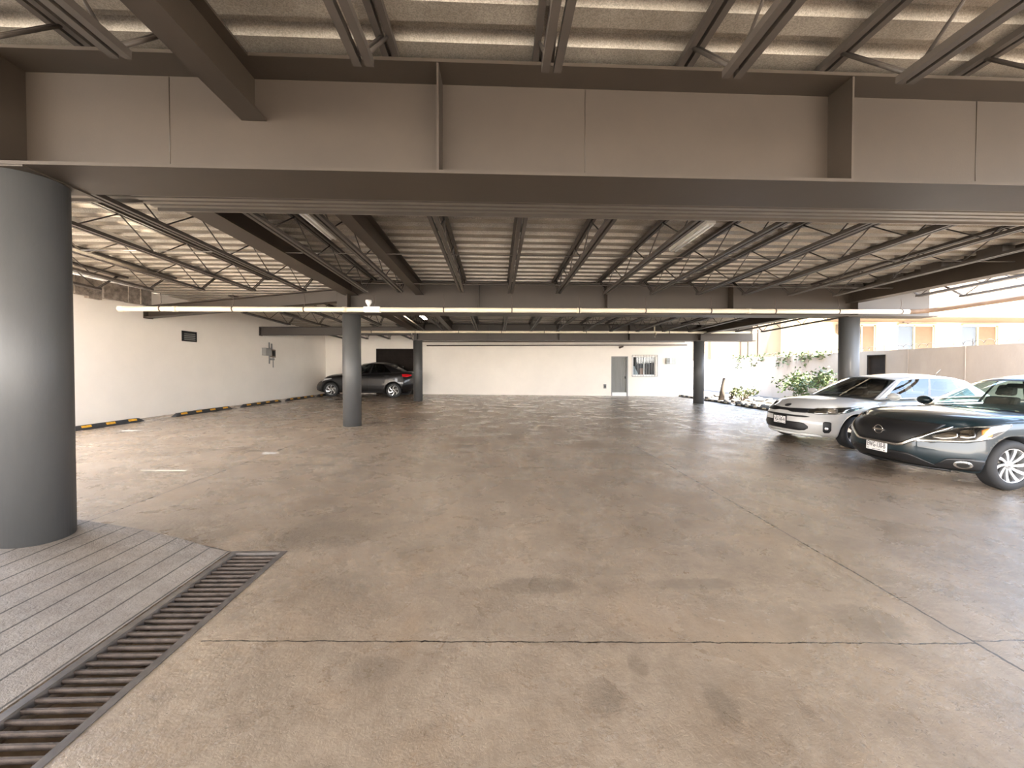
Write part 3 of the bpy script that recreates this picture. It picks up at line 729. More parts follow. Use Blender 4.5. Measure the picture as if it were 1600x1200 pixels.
for a, c in wins:
    m_ = lerp(a, c, .48)
    b = MB()
    for r in ((a,a+.07),(c-.07,c),(m_-.05,m_+.05)): b.box(r[0],r[1],26.08,26.16,2.6,4.75)
    b.box(a,c,26.08,26.16,4.68,4.75); b.box(a-.08,c+.12,25.85,26.1,4.75,4.83); fr = b.build('window_frame', HW, t)
    b = MB(); b.box(a+.07,m_-.05,26.12,26.125,2.6,4.68); b.build('window_pane', GLASSH, fr)
    b = MB(); b.box(a+.07,m_-.05,26.2,26.24,2.6,4.68); b.build('curtain', HG, fr)
    b = MB(); b.box(m_+.05,c-.07,26.12,26.15,2.6,4.68); b.build('shutter_panel', HO, fr)
t = thing('neighbour_house', (16,27,-.4), 'tan flat-roofed annex of the neighbours seen over the vine', 'house')
b = MB(); b.box(14.4,17.5,27,33,-.4,4.2); b.build('low_block', HT, t)
b = MB(); b.box(17.5,20.6,27,33,-.4,5.2); b.build('tall_block', HT, t)
for x0, x1 in ((17.6,18.05),(18.12,18.75),(18.85,19.55)):
    b = MB(); b.box(x0,x1,26.90,27.0,-.4,4.5); b.build('niche_shade', HB, t)  # niche shade painted as brown slabs on the wall face
b = MB(); b.tube([(15.4,26.9,-.2),(15.4,26.9,4.0)], .05, 8); b.build('downpipe', HB, t)
b = MB(); b.box(14.65,14.95,26.9,27.0,2.8,3.9); b.build('small_window', HB, t)
t = thing('condenser_unit', (24.0,26,3.7), 'outdoor condenser on a bracket on the cream house wall', 'air conditioner')
b = MB(); b.box(23.75,24.75,25.5,25.95,4.15,4.75); b.build('casing', HT, t)
b = MB(); b.bar((23.9,25.5,4.1),(23.9,26,4.1),.06,.06); b.bar((24.6,25.5,4.1),(24.6,26,4.1),.06,.06); b.bar((24.3,25.55,4.1),(24.3,26,3.3),.06,.06); b.build('bracket', HT, t)
b = MB(); b.box(23.85,24.0,25.48,25.5,4.25,4.65); b.box(24.12,24.27,25.48,25.5,4.25,4.65); b.build('grille', HB, t)
t = thing('security_camera', (28.6,26,5.0), 'tiny dark security camera under the overhang of the cream house', 'camera')
b = MB(); b.bar((28.4,25.7,4.93),(29.0,25.75,4.93),.12,.12); b.build('camera_body', DARKPIPE, t)
b = MB(); b.tube([(28.9,25.75,4.9),(28.9,26.0,4.75)], .04, 6); b.build('bracket', DARKPIPE, t)

# ------------------------------------------------------------------ planting bed: shrub, vine, weeds, rocks
def leaf_cloud(bm, pts, n, size, spread, seed):
    random.seed(seed)
    for _ in range(n):
        p = Vector(random.choice(pts)) + Vector([random.gauss(0, spread) for _ in range(3)])
        d = Vector([random.uniform(-1,1) for _ in range(3)]).normalized(); e = d.cross(Vector((random.uniform(-1,1), random.uniform(-1,1), 1))).normalized()
        L_ = size*random.uniform(.6,1.3); w = L_*.36; nrm = d.cross(e)*w*.25
        bm.bm.faces.new([bm.bm.verts.new(q) for q in (p, p+d*L_*.5+e*w+nrm, p+d*L_, p+d*L_*.5-e*w+nrm)])
def shrub(name, base, h, rad, ns, nl, size, seed, label, m):
    random.seed(seed); t = thing(name, base, label, 'plant'); base = Vector(base); b = MB(); tips = []
    for k in range(ns):
        a = 2*PI*k/ns + random.uniform(-.3,.3); r = rad*random.uniform(.35,1); hh = h*random.uniform(.6,1)
        e = base + Vector((r*math.cos(a), r*math.sin(a), hh)); mid = base.lerp(e, .5) + Vector((0,0,h*.12))
        b.tube([base - Vector((0,0,.05)), mid, e], .012, 5, radii=[.014,.010,.004])
        for f in (.35,.5,.65,.8,.9,1.0): tips.append(base.lerp(mid, f*2) if f < .5 else mid.lerp(e, f*2-1))
        for _ in range(3):
            s = mid.lerp(e, random.uniform(0,.8)); q = s + Vector((random.uniform(-.3,.3),random.uniform(-.3,.3),random.uniform(.0,.25)))*rad
            b.tube([s, q], .005, 4); tips += [q, s.lerp(q,.6)]
    b.build('stem', TWIG, t)
    b = MB(); leaf_cloud(b, tips, nl, size, .075*rad+.01, seed+1); b.build('foliage', m, t)
    return t
def bed_z(x, y): return lerp(floor_z(10.3,y)+.02, floor_z(14,y)+.12, (x-10.3)/3.7)
shrub('green_shrub', (12.3,14.7,bed_z(12.3,14.7)), 1.38, 1.15, 15, 1100, .13, 11, 'leafy green shrub against the right wall behind white hatchback', LEAF)
shrub('low_weed', (11.6,17.6,bed_z(11.6,17.6)), .5, .75, 9, 260, .13, 21, 'low tangled weeds in the bed right of far right column', LEAFD)
shrub('low_weed', (11.0,13.6,bed_z(11.0,13.6)), .42, .5, 8, 200, .12, 23, 'small green tuft at the nose of the white hatchback', LEAF)
for i, (x, y, h, lab) in enumerate(((10.75,17.9,1.05,'taller broken stump leaning beside the far right column'),(11.3,18.0,.62,'shorter leaning stump among the weeds in the bed'))):
    b = MB(); z = bed_z(x, y); b.tube([(x,y,z-.05),(x+.06,y,z+h*.4),(x+.14+.1*i,y,z+h)], .1, 9, radii=[.15,.11,.06]); tag(b.build('tree_stump', mat('stump_bark', (0.135,0.108,0.0855), .95, noise=.3, nscale=9, bump=.6, bscale=25)), lab, 'stump')
t = thing('hanging_vine', (13.95,18,2.25), 'green vine trailing over the top of the right boundary wall', 'vine')
random.seed(31); b = MB(); tips = []
for k in range(24):
    y = random.uniform(15.9, 21.6); d = random.uniform(.08,.62)
    P = [(14.05,y,2.28),(13.95,y+random.uniform(-.1,.1),2.27),(13.94,y+random.uniform(-.15,.15),2.25-d*.5),(13.92,y+random.uniform(-.2,.2),2.25-d)]
    b.tube(P, .006, 4)
    for f in range(6): tips.append(Vector(P[1]).lerp(Vector(P[3]), f/5))
b.tube([(14.06, 15.3 + .35*i, 2.285 + .012*math.sin(i*1.9)) for i in range(22)], .014, 5)
for k in range(90): tips.append(Vector((14.08+random.uniform(-.08,.08), random.uniform(15.3,22.5), 2.30)))
b.build('stem', TWIG, t)
b = MB(); leaf_cloud(b, tips, 620, .13, .06, 33); b.build('foliage', LEAFD, t)
random.seed(41)
def rock_mesh(seed):
    random.seed(seed); b = MB(); g_ = bmesh.ops.create_icosphere(b.bm, subdivisions=2, radius=1)
    for v in g_['verts']: v.co *= 1 + random.uniform(-.18,.16)
    me = bpy.data.meshes.new('rock'); b.bm.to_mesh(me); b.bm.free(); me.materials.append(ROCK); return me
RM = [rock_mesh(i) for i in range(4)]; random.seed(43); placed = [(10.75,17.9,.3),(11.3,18.0,.3)]; k = -1
while k < 45:
    y = random.uniform(12.6, 19.6); x = random.uniform(10.5, 12.6) if k > 16 else random.uniform(10.45, 11.0); r = random.uniform(.08,.2)
    if any((x-a)**2 + (y-c)**2 < (1.5*(r+q))**2 for a, c, q in placed): continue
    placed.append((x, y, r)); k += 1
    o = bpy.data.objects.new('rock', RM[k % 4]); COL.objects.link(o); o.location = (x, y, bed_z(x,y)+r*.25); o.scale = (r*1.3, r, r*.7); o.rotation_euler = (0,0,random.uniform(0,6))
    tag(o, 'pale rock lying in the border bed behind the faded wheel stops', 'rock', 'pale rocks of the border bed')

# ------------------------------------------------------------------ cars (local: +x forward, +y left side, z up)
def paint(name, col, metal=.0, rough=.3, coat=1.0):
    return mat(name, col, rough, metal=metal, coat=coat, spec=.3)
def body_pt(P, a, b, c):
    x0 = lerp(P['xr'], P['xf'], (a+1)/2)
    s = max(0, (abs(a) - .55) / .45) ** 2
    h = (c+1)/2
    if a > 0: x = x0 - s*P['kf']*abs(b)**P['pf'] + s*tab(P['fprof'], h)
    else: x = x0 + s*P['kr']*abs(b)**2.6 - s*tab(P['rprof'], h)
    zb = tab(P['zb'], x0); zt = stab(P['zt'], x0)
    W = stab(P['W'], x0)
    y = b * W * stab(P['side'], h)
    cab = 1 if P['zt'][2][0] < x0 < 1.2 else .0
    z = lerp(zb, zt - P['crown']*abs(b)**2.2, h)
    return Vector((x, y, z))
def boxgrid(fn, na, nb, nc):
    bm = bmesh.new(); cache = {}
    def V(i, j, k):
        key = (i, j, k)
        if key not in cache: cache[key] = bm.verts.new(fn(-1+2*i/na, -1+2*j/nb, -1+2*k/nc))
        return cache[key]
    def face(*q): 
        try: bm.faces.new([V(*p) for p in q])
        except ValueError: pass
    for i in range(na):
        for j in range(nb):
            face((i,j,0),(i,j+1,0),(i+1,j+1,0),(i+1,j,0)); face((i,j,nc),(i+1,j,nc),(i+1,j+1,nc),(i,j+1,nc))
        for k in range(nc):
            face((i,0,k),(i+1,0,k),(i+1,0,k+1),(i,0,k+1)); face((i,nb,k),(i,nb,k+1),(i+1,nb,k+1),(i+1,nb,k))
    for j in range(nb):
        for k in range(nc):
            face((0,j,k),(0,j,k+1),(0,j+1,k+1),(0,j+1,k)); face((na,j,k),(na,j+1,k),(na,j+1,k+1),(na,j,k+1))
    bmesh.ops.recalc_face_normals(bm, faces=bm.faces)
    return bm
def eval_mesh(o, name):
    dg = bpy.context.evaluated_depsgraph_get(); dg.update()
    return bpy.data.meshes.new_from_object(o.evaluated_get(dg))
def make_wheel(parent, c, r, w, side, style, rimm):
    """axis along y; side=+1 is the left of the car"""
    x, y, z = c
    root = MB()
    k = side
    prof = [(r*.66, -w/2+.02), (r*.72, -w/2), (r*.9, -w/2), (r*.985, -w/2+.03), (r, -w/4), (r, w/4), (r*.985, w/2-.03), (r*.9, w/2), (r*.72, w/2), (r*.66, w/2-.02)]
    root.lathe([(a, b) for a, b in prof], (x, y, z), 'y', 40, close=True)
    tyre = root.build('wheel', TIRE, parent)
    R = r*.69; out = w/2 - .012
    b = MB(); b.lathe([(R*.96, -w/2+.02), (R, -w/2+.02), (R, out*k*0+out-.0), (R*.95, out-.004), (R*.93, out-.03), (R*.90, -w/2+.03)] if k > 0 else
                      [(R*.96, w/2-.02), (R, w/2-.02), (R, -out), (R*.95, -out+.004), (R*.93, -out+.03), (R*.90, w/2-.03)], (x, y, z), 'y', 40)
    def fn(u, v, t): return (x + u, y + k*t, z + v)
    n = style['n']; sw = style.get('swirl', 0)
    for i in range(n):
        a0 = 2*PI*i/n + style.get('ph', 0)
        for off in style['offs']:
            L0 = []; L1 = []
            for q in range(7):
                f = q/6; rr = lerp(R*.16, R*.95, f); a = a0 + k*sw*f**1.3 + off*(.35 + .65*f)
                hw = lerp(style['w0'], style['w1'], f)
                ca, sa = math.cos(a), math.sin(a)
                L0.append((rr*ca - hw*sa, rr*sa + hw*ca)); L1.append((rr*ca + hw*sa, rr*sa - hw*ca))
            for q in range(6):
                t0 = out - .045 + .035*(q/6); t1 = out - .045 + .035*((q+1)/6)
                pts = [L0[q], L0[q+1], L1[q+1], L1[q]]; tt = [t0, t1, t1, t0]
                A = [fn(u, v, t_-.022) for (u, v), t_ in zip(pts, tt)]; B = [fn(u, v, t_) for (u, v), t_ in zip(pts, tt)]
                b.hexa(A + B)
    b.lathe([(0, (out-.03)*k), (R*.2, (out-.03)*k), (R*.22, (out-.06)*k)], (x, y, z), 'y', 20)
    b.build('rim', rimm, tyre)
    b = MB(); b.lathe([(0, (out-.085)*k), (R*.72, (out-.085)*k), (R*.72, (out-.10)*k), (R*.88, (out-.10)*k), (R*.88, (out-.12)*k), (0, (out-.12)*k)], (x, y, z), 'y', 28); b.build('brake_disc', mat_disc, tyre)
    b = MB(); b.lathe([(0, (out-.024)*k), (R*.11, (out-.024)*k), (R*.125, (out-.034)*k)], (x, y, z), 'y', 18); b.build('hub_cap', CHROME if style.get('chub') else BLACKP, tyre)
mat_disc = mat('brake_disc', (.10,.095,.09), .5, metal=.6)
class Decal:
    def __init__(s, bvh, parent, P): s.b = bvh; s.p = parent; s.front = P['corner']; s.rear = P['rcorner']
    def __call__(s, name, spec, ang, m, off=.006, th=.012, n=28, rows=6, mirror=False, parent=None, lift=0, at=None):
        """spec: list of (u, vlo, vhi) across the view plane turned ang degrees from straight ahead towards the left side"""
        outs = []
        for sgn in ((1, -1) if mirror else (1,)):
            a = math.radians(ang); dn = Vector((math.cos(a), sgn*math.sin(a), 0)); U = Vector((-sgn*math.sin(a), math.cos(a), 0))
            if sgn < 0: U = Vector((math.sin(a), math.cos(a), 0)) 
            cx_, cy_ = at or (s.front if 0 < ang < 90 else s.rear if ang > 90 else (0, 0)); C0 = Vector((cx_, sgn*cy_, 0))
            lo = [(q[0], q[1]) for q in spec]; hi = [(q[0], q[2]) for q in spec]
            b = MB(); G = []
            for i in range(n+1):
                u = lerp(spec[0][0], spec[-1][0], i/n); vl, vh = tab(lo, u), tab(hi, u); row = []
                for j in range(rows+1):
                    v = lerp(vl, vh, j/rows); uu = u if sgn > 0 else -u
                    o = C0 + dn*6 + U*uu + Vector((0,0,v))
                    loc, nr, _, _ = s.b.ray_cast(o, -dn)
                    if loc is None: loc, nr, _, _ = s.b.find_nearest(C0 + U*uu + Vector((0,0,v)))
                    if nr.dot(dn) < 0: nr = -nr
                    row.append(b.bm.verts.new(loc + nr*off + dn*lift))
                G.append(row)
            for A, B in zip(G, G[1:]):
                for j in range(rows): b.bm.faces.new([A[j], B[j], B[j+1], A[j+1]])
            o = b.build(name, m, parent or s.p, smooth=True)
            md = o.modifiers.new('thick', 'SOLIDIFY'); md.thickness = th; md.offset = 0
            outs.append(o)
        return outs
def stroke(pts, w):               # polyline (u monotone) -> band spec
    return [(u, v - w/2, v + w/2) for u, v in pts]
def greenhouse(P, root, pm, gm, gm_side):
    G = P['gh']
    def W(u, t):            # half width along the cabin at height t
        return lerp(stab(G['wb'], u), stab(G['wr'], u), t**1.12)
    def xs(u, t):           # x on the side surface
        return lerp(lerp(G['fb'] - G['ks'], G['ft'] - G['kst'], t), lerp(G['rb'] + G['kr'], G['rt'] + G['krt'], t), u)
    def zs(u, t): return lerp(stab(G['belt'], u), stab(G['roof'], u), t)
    def side(u, t, s): return Vector((xs(u,t), s*W(u,t), zs(u,t)))
    def front(v, t):
        x = lerp(G['fb'], G['ft'], t) - lerp(G['ks'], G['kst'], t)*abs(v)**2.2
        z = zs(0, t) + lerp(G.get('fcrown',.0), G['crown'], t)*(1-v*v)
        return Vector((x + .02*math.sin(PI*t), v*W(0,t), z))
    def rear(v, t):
        x = lerp(G['rb'], G['rt'], t) + lerp(G['kr'], G['krt'], t)*abs(v)**2.2
        return Vector((x - .02*math.sin(PI*t), v*W(1,t), zs(1,t) + lerp(.0, G['crown'], t)*(1-v*v)))
    def roof(u, v):
        p = side(u, 1, 1); e = G['crown']*(1-v*v)
        fx = front(v,1).x - front(1,1).x; rx = rear(v,1).x - rear(1,1).x
        return Vector((p.x + fx*(1-u)**6 + rx*u**6, v*p.y, p.z + e))
    vg = [-1,-.955,-.93] + [-.93 + 1.86*i/14 for i in range(1,14)] + [.93,.955,1]
    tg = [0,.05,.09] + [.09 + .83*i/8 for i in range(1,8)] + [.92,.965,1]
    bm = MB(); blackb = MB(); gl = {k: MB() for k in ('windshield','rear_window')}
    sw = {}
    def patch(fn, A, B, region):
        for i in range(len(A)-1):
            for j in range(len(B)-1):
                a, c = A[i], A[i+1]; d, e = B[j], B[j+1]
                tgt = region((a+c)/2, (d+e)/2)
                tgt.poly([fn(a,d), fn(c,d), fn(c,e), fn(a,e)])
    patch(front, vg, tg, lambda v, t: gl['windshield'] if abs(v) < .93 and .05 < t < .93 else (blackb if abs(v) < .955 and t < .965 else bm))
    patch(rear, vg, tg, lambda v, t: gl['rear_window'] if abs(v) < .93 and .09 < t < .92 else (blackb if abs(v) < .955 and .05 < t < .965 else bm))
    ug = sorted(set([0,.02,.05,1] + [x for w in G['win'] for x in w] + [q + (p-q)*f for q, p in G['win'] for f in (.2,.4,.6,.8)]))
    for s, sn in ((1,'left'),(-1,'right')):
        wins = [MB() for _ in G['win']]
        def reg(u, t):
            for k, (p, q) in enumerate(G['win']):
                if p < u < q and .05 < t < .92: return wins[k]
            if G['win'][0][0] < u < G['win'][-1][1] and .05 < t < .92: return blackb
            return bm
        patch(lambda u, t: side(u, t, s), ug, tg, reg)
        for k, w_ in enumerate(wins):
            bmesh.ops.remove_doubles(w_.bm, verts=w_.bm.verts, dist=1e-4)
            w_.build('side_window', gm_side, root, smooth=True)
    patch(roof, [i/14 for i in range(15)], vg, lambda u, v: bm)
    for b_, nm, m in ((bm,'roof',pm), (blackb,'window_trim',BLACKP), (gl['windshield'],'windshield',gm), (gl['rear_window'],'rear_window',gm)):
        bmesh.ops.remove_doubles(b_.bm, verts=b_.bm.verts, dist=1e-4); b_.build(nm, m, root, smooth=True)
    return front, rear, side, roof
def make_car(name, P, label, pm, glassm, side_glass, rimm, style):
    root = thing(name, (0,0,0), label, 'car')
    bmx = boxgrid(lambda a,b,c: body_pt(P,a,b,c), 44, 18, 12)
    me = bpy.data.meshes.new('tmp'); bmx.to_mesh(me); bmx.free(); o = bpy.data.objects.new('tmp', me); COL.objects.link(o)
    me.materials.append(pm); me.materials.append(BLACKP); me.materials.append(CABIN)
    for p in me.polygons: p.use_smooth = True
    sd = o.modifiers.new('s','SUBSURF'); sd.levels = 1; sd.render_levels = 1
    c = MB(); r = P['arch']
    for ax in P['axle']:
        for s in (-1, 1): c.lathe([(0, s*(P['hw']-.30)), (r, s*(P['hw']-.30)), (r, s*(P['hw']+.25)), (0, s*(P['hw']+.25))], (ax, 0, P['r']+.012), 'y', 48)
    co_ = c.build('tmpc', BLACKP); bo = o.modifiers.new('b','BOOLEAN'); bo.object = co_; bo.operation = 'DIFFERENCE'; bo.solver = 'EXACT'; bo.material_mode = 'TRANSFER'
    em = eval_mesh(o, 'body'); bpy.data.objects.remove(o); bpy.data.objects.remove(co_)
    mats = [m.name if m else '' for m in em.materials]
    if 'dark_cabin' not in mats: em.materials.append(CABIN)
    ci = [m.name if m else '' for m in em.materials].index('dark_cabin')
    G = P['gh']
    for p in em.polygons:
        if p.normal.z > .8 and G['rb']+.15 < p.center.x < G['fb']-G['ks']-.02 and abs(p.center.y) < .70*P['hw']/.88 and p.center.z > .75: p.material_index = ci
    body = bpy.data.objects.new('body', em); COL.objects.link(body); body.parent = root
    bmt = bmesh.new(); bmt.from_mesh(em); bvh = BVHTree.FromBMesh(bmt)
    D = Decal(bvh, root, P)
    gf = greenhouse(P, root, pm, glassm, side_glass)
    for ax, nmx in zip(P['axle'], (0, 1)):
        for s in (1, -1): make_wheel(root, (ax, s*P['track'], P['r']), P['r'], .205, s, style, rimm)
    # seats and dash seen through the glass
    zt = G['belt'][0][1]
    for xx, s in ((.05,.37),(.05,-.37),(-.95,.40),(-.95,-.40)):
        xx += P.get('seatx', 0); seat = MB()
        seat.hexa([(xx-.16,s-.22,zt-.3),(xx,s-.22,zt-.3),(xx,s+.22,zt-.3),(xx-.16,s+.22,zt-.3),(xx-.30,s-.19,zt+.17),(xx-.18,s-.19,zt+.17),(xx-.18,s+.19,zt+.17),(xx-.30,s+.19,zt+.17)])
        st = seat.build('seat', CABIN, root, bevel=.04)
        h = MB(); h.hexa([(xx-.32,s-.12,zt+.19),(xx-.22,s-.12,zt+.19),(xx-.22,s+.12,zt+.19),(xx-.32,s+.12,zt+.19),(xx-.36,s-.10,zt+.36),(xx-.27,s-.10,zt+.36),(xx-.27,s+.10,zt+.36),(xx-.36,s+.10,zt+.36)]); h.build('headrest', CABIN, st, bevel=.035)
    b = MB(); fx = G['fb']-G['ks']
    b.hexa([(fx-.62,-.62,zt-.12),(fx-.02,-.66,zt-.12),(fx-.02,.66,zt-.12),(fx-.62,.62,zt-.12),(fx-.55,-.6,zt+.03),(fx-.04,-.64,zt+.02),(fx-.04,.64,zt+.02),(fx-.55,.6,zt+.03)]); b.build('dashboard', CABIN, root, bevel=.03)
    b = MB(); b.lathe([(.165,-.012),(.185,0),(.165,.012)], (0,0,0), 'x', 24, close=True); sw = b.build('steering_wheel', BLACKP, root, True); sw.location = (fx-.72, .37, zt+.06); sw.rotation_euler = (0, math.radians(-24), 0)
    b = MB(); b.box(fx-.62,fx-.59,-.12,.12,G['roof'][0][1]-.09,G['roof'][0][1]-.02); b.build('rear_view_mirror', BLACKP, root, bevel=.015)
    # door mirrors
    for s in (1, -1):
        q = gf[2](.06, .08, s); b = MB(); b.ball((q.x, q.y + s*.13, q.z+.03), (.075,.115,.075), 16); b.bar((q.x, q.y, q.z-.02), (q.x, q.y+s*.08, q.z), .05, .03); mr = b.build('door_mirror', P.get('mirror', pm), root)
        b = MB(); b.ball((q.x-.045, q.y + s*.13, q.z+.03), (.04,.095,.058), 12); b.build('mirror_glass', GLASSD, mr)
    # shut lines, handles
    for s in (1, -1):
        for x, z0, z1, lean in P['seams']:
            b = MB(); A = []
            for i in range(13):
                z = lerp(z0, z1, i/12); xx = x + lean*(i/12)**2; row = []
                for dx in (-.005, .005):
                    loc, nr, _, _ = bvh.ray_cast(Vector((xx+dx, s*3, z)), Vector((0,-s,0)))
                    if loc is None: loc = Vector((xx+dx, s*P['hw'], z)); nr = Vector((0,s,0))
                    if nr.y*s < 0: nr = -nr
                    row.append(b.bm.verts.new(loc + nr*.0025))
                A.append(row)
            for p, q in zip(A, A[1:]): b.bm.faces.new([p[0], p[1], q[1], q[0]])
            b.build('shut_line', BLACKP, root)
        for x, z in P['handles']:
            loc, nr, _, _ = bvh.ray_cast(Vector((x, s*3, z)), Vector((0,-s,0)))
            if loc: b = MB(); b.bar(loc + Vector((-.09, s*.022, 0)), loc + Vector((.09, s*.022, .008)), .025, .03); b.build('door_handle', P.get('handle', pm), root, bevel=.008)
        b = MB(); A = []
        for i in range(25):
            x = lerp(P['axle'][1]+.42, P['axle'][0]-.42, i/24); loc, nr, _, _ = bvh.ray_cast(Vector((x, s*3, P['sill'])), Vector((0,-s,0)))
            if loc: A.append([b.bm.verts.new(loc + Vector((0, s*.004, -.05))), b.bm.verts.new(loc + Vector((0, s*.018, 0)))])
        for p, q in zip(A, A[1:]): b.bm.faces.new([p[0], q[0], q[1], p[1]])
        b.build('sill_trim', BLACKP, root)
    return root, D, bvh, gf
def glyphs(txt, size, name, m, parent, mtx, width=None):
    cu = bpy.data.curves.new(name, 'FONT'); cu.body = txt; cu.size = size; cu.align_x = 'CENTER'; cu.align_y = 'CENTER'; cu.extrude = .0012
    o = bpy.data.objects.new(name, cu); COL.objects.link(o); dg = bpy.context.evaluated_depsgraph_get(); dg.update()
    me = bpy.data.meshes.new_from_object(o.evaluated_get(dg)); bpy.data.objects.remove(o)
    xs_ = [v.co.x for v in me.vertices]; wd = max(xs_) - min(xs_)
    if width:
        for v in me.vertices: v.co.x *= width/wd; v.co.y *= 1.25
    me.transform(mtx); me.materials.clear(); me.materials.append(m); o = bpy.data.objects.new(name, me); COL.objects.link(o); o.parent = parent
    return o
def plate(root, bvh, z, txt, foot, frame=None, tilt=0, y=0, xoff=.02):
    loc, nr, _, _ = bvh.ray_cast(Vector((6, y, z)), Vector((-1,0,0))); x = max(bvh.ray_cast(Vector((6, y+dy, z+dz)), Vector((-1,0,0)))[0].x for dy in (0,.14) for dz in (-.06,0,.06)) + xoff
    b = MB(); b.box(x-.012, x, y-.152, y+.152, z-.078, z+.078); p = b.build('licence_plate', PLATE, root, bevel=.004)
    if frame: 
        b = MB()
        for r in ((-.165,.165,.074,.092),(-.165,.165,-.092,-.074),(-.165,-.149,-.092,.092),(.149,.165,-.092,.092)): b.box(x-.012, x+.004, y+r[0], y+r[1], z+r[2], z+r[3])
        b.build('plate_frame', frame, p)
    M = Matrix(((0,0,1,x+.001),(1,0,0,y),(0,1,0,z+.004),(0,0,0,1)))
    glyphs(txt, .085, 'plate_lettering', INK, p, M, .265)
    M2 = Matrix(((0,0,1,x+.001),(1,0,0,y),(0,1,0,z-.060),(0,0,0,1))); b = MB()
    for yy in (-.075, .075): b.lathe([(0,x+.002),(.009,x+.002),(.009,x-.002)], (0,y+yy,z+.064), 'x', 10)
    for yy, w_ in ((0,.06),): b.box(x, x+.0015, y+yy-w_, y+yy+w_, z-.064, z-.058)
    b.box(x, x+.0015, y-.13, y-.115, z-.064, z-.05); b.box(x, x+.0015, y+.11, y+.125, z-.066, z-.05); b.box(x, x+.0015, y-.02, y+.02, z+.056, z+.066)
    b.build('plate_marks', INK, p)
    return p
def place_car(root, front_left_contact, heading_deg, axle, track, scale=1):
    """heading measured from world +x; puts the front left tyre on the given floor point and lays the car on the sloping floor"""
    a = math.radians(heading_deg); n = Vector((.0115, -.0125, 1)).normalized()
    f = Vector((math.cos(a), math.sin(a), 0)); f = (f - n*f.dot(n)).normalized(); l = n.cross(f)
    R = Matrix((f, l, n)).transposed()
    o = on_floor(*front_left_contact) - (f*axle + l*track)*scale
    root.rotation_euler = R.to_euler(); root.scale = (scale,)*3; root.location = o

SENTRA = dict(corner=(1.96,.74), rcorner=(-2.1,.72), xr=-2.33, xf=2.27, kf=.40, pf=3.2, kr=.25, hw=.88, r=.322, arch=.368, axle=(1.35,-1.35), track=.765, crown=.05, sill=.27,
    fprof=[(0,-.12),(.12,-.03),(.3,.0),(.5,-.005),(.72,-.02),(.9,-.07),(1,-.15)], rprof=[(0,-.12),(.3,0),(.7,-.02),(1,-.12)],
    zb=[(-2.33,.34),(-1.9,.22),(-1.0,.18),(1,.18),(1.8,.185),(2.29,.21)],
    zt=[(-2.33,1.00),(-2.15,1.06),(-1.75,1.085),(-1.2,1.06),(0,1.015),(.75,.99),(1.05,.99),(1.45,.97),(1.85,.93),(2.1,.885),(2.27,.82)],
    W=[(-2.33,.76),(-2.0,.83),(-1.3,.875),(0,.88),(1.2,.88),(1.8,.865),(2.29,.80)],
    side=[(0,.90),(.12,.965),(.4,1.0),(.62,.985),(.82,.965),(.93,.93),(1,.86)],
    seams=[(.80,.30,.95,-.0),(-.27,.28,1.0,-.04),(-1.02,.52,1.02,.0)], handles=[(-.05,.86),(-1.02,.89)], handle=CHROME,
    gh=dict(fb=1.06, ft=.16, rb=-1.78, rt=-1.08, ks=.34, kst=.16, kr=.22, krt=.12, crown=.055, fcrown=.02,
        wb=[(0,.755),(.5,.80),(1,.70)], wr=[(0,.555),(.5,.585),(1,.53)], belt=[(0,.955),(.5,1.0),(1,1.055)], roof=[(0,1.365),(.4,1.435),(.75,1.425),(1,1.36)],
        win=[(.05,.455),(.485,.80)]))
PS_ = paint('dark_teal_paint', (.008,.018,.023), .1, .4, .7)
root, D, bvh, gf = make_car('sedan', SENTRA, 'dark blue-green sedan parked nose out, nearest car at the right edge', PS_, GLASS, GLASS, ALLOY, dict(n=10, offs=(0,), w0=.013, w1=.021, swirl=-.22, ph=.1, chub=True))
D('grille', [(-.56,.70,.80),(-.44,.575,.81),(-.30,.495,.815),(.30,.495,.815),(.44,.575,.81),(.56,.70,.80)], 0, BLACKP, .004, .01, 40, 8)
v = D('grille_chrome', [(-.62,.745,.775),(-.46,.575,.63),(-.33,.48,.53),(-.27,.465,.498),(.27,.465,.498),(.33,.48,.53),(.46,.575,.63),(.62,.745,.775)], 0, CHROME, .014, .02, 60, 3)
loc = bvh.ray_cast(Vector((6,0,.655)), Vector((-1,0,0)))[0]
b = MB(); b.lathe([(.052,.012),(.062,.018),(.068,.012),(.062,.004)], (loc.x+.006,0,.655), 'x', 28, close=True); b.box(loc.x+.012, loc.x+.026, -.08, .08, .643, .667); b.build('emblem', CHROME, root)
D('headlight_housing', [(-.46,.545,.56),(-.36,.555,.62),(-.2,.575,.70),(0,.59,.765),(.15,.615,.80),(.28,.655,.825),(.38,.74,.84),(.46,.825,.845)], 42, BLACKP, .003, .008, 40, 8, mirror=True)
D('headlight_chrome', [(-.40,.556,.585),(-.2,.582,.60),(.05,.60,.62),(.2,.64,.66),(.28,.675,.70)], 42, CHROME, .008, .01, 30, 3, mirror=True)
D('headlight_projector', [(-.22,.635,.65),(-.14,.62,.69),(-.06,.63,.72),(0,.66,.70)], 42, CHROME, .010, .012, 16, 5, mirror=True)
D('headlight_projector', [(.02,.655,.73),(.08,.645,.76),(.15,.67,.77)], 42, CHROME, .010, .012, 16, 5, mirror=True)
D('turn_signal', [(.20,.675,.765),(.25,.68,.79),(.285,.70,.79)], 42, AMBER, .011, .012, 10, 5, mirror=True)
D('headlight_lens', [(-.46,.545,.56),(-.36,.555,.62),(-.2,.575,.70),(0,.59,.765),(.15,.615,.80),(.28,.655,.825),(.38,.74,.84),(.46,.825,.845)], 42, LENS, .017, .004, 40, 8, mirror=True)
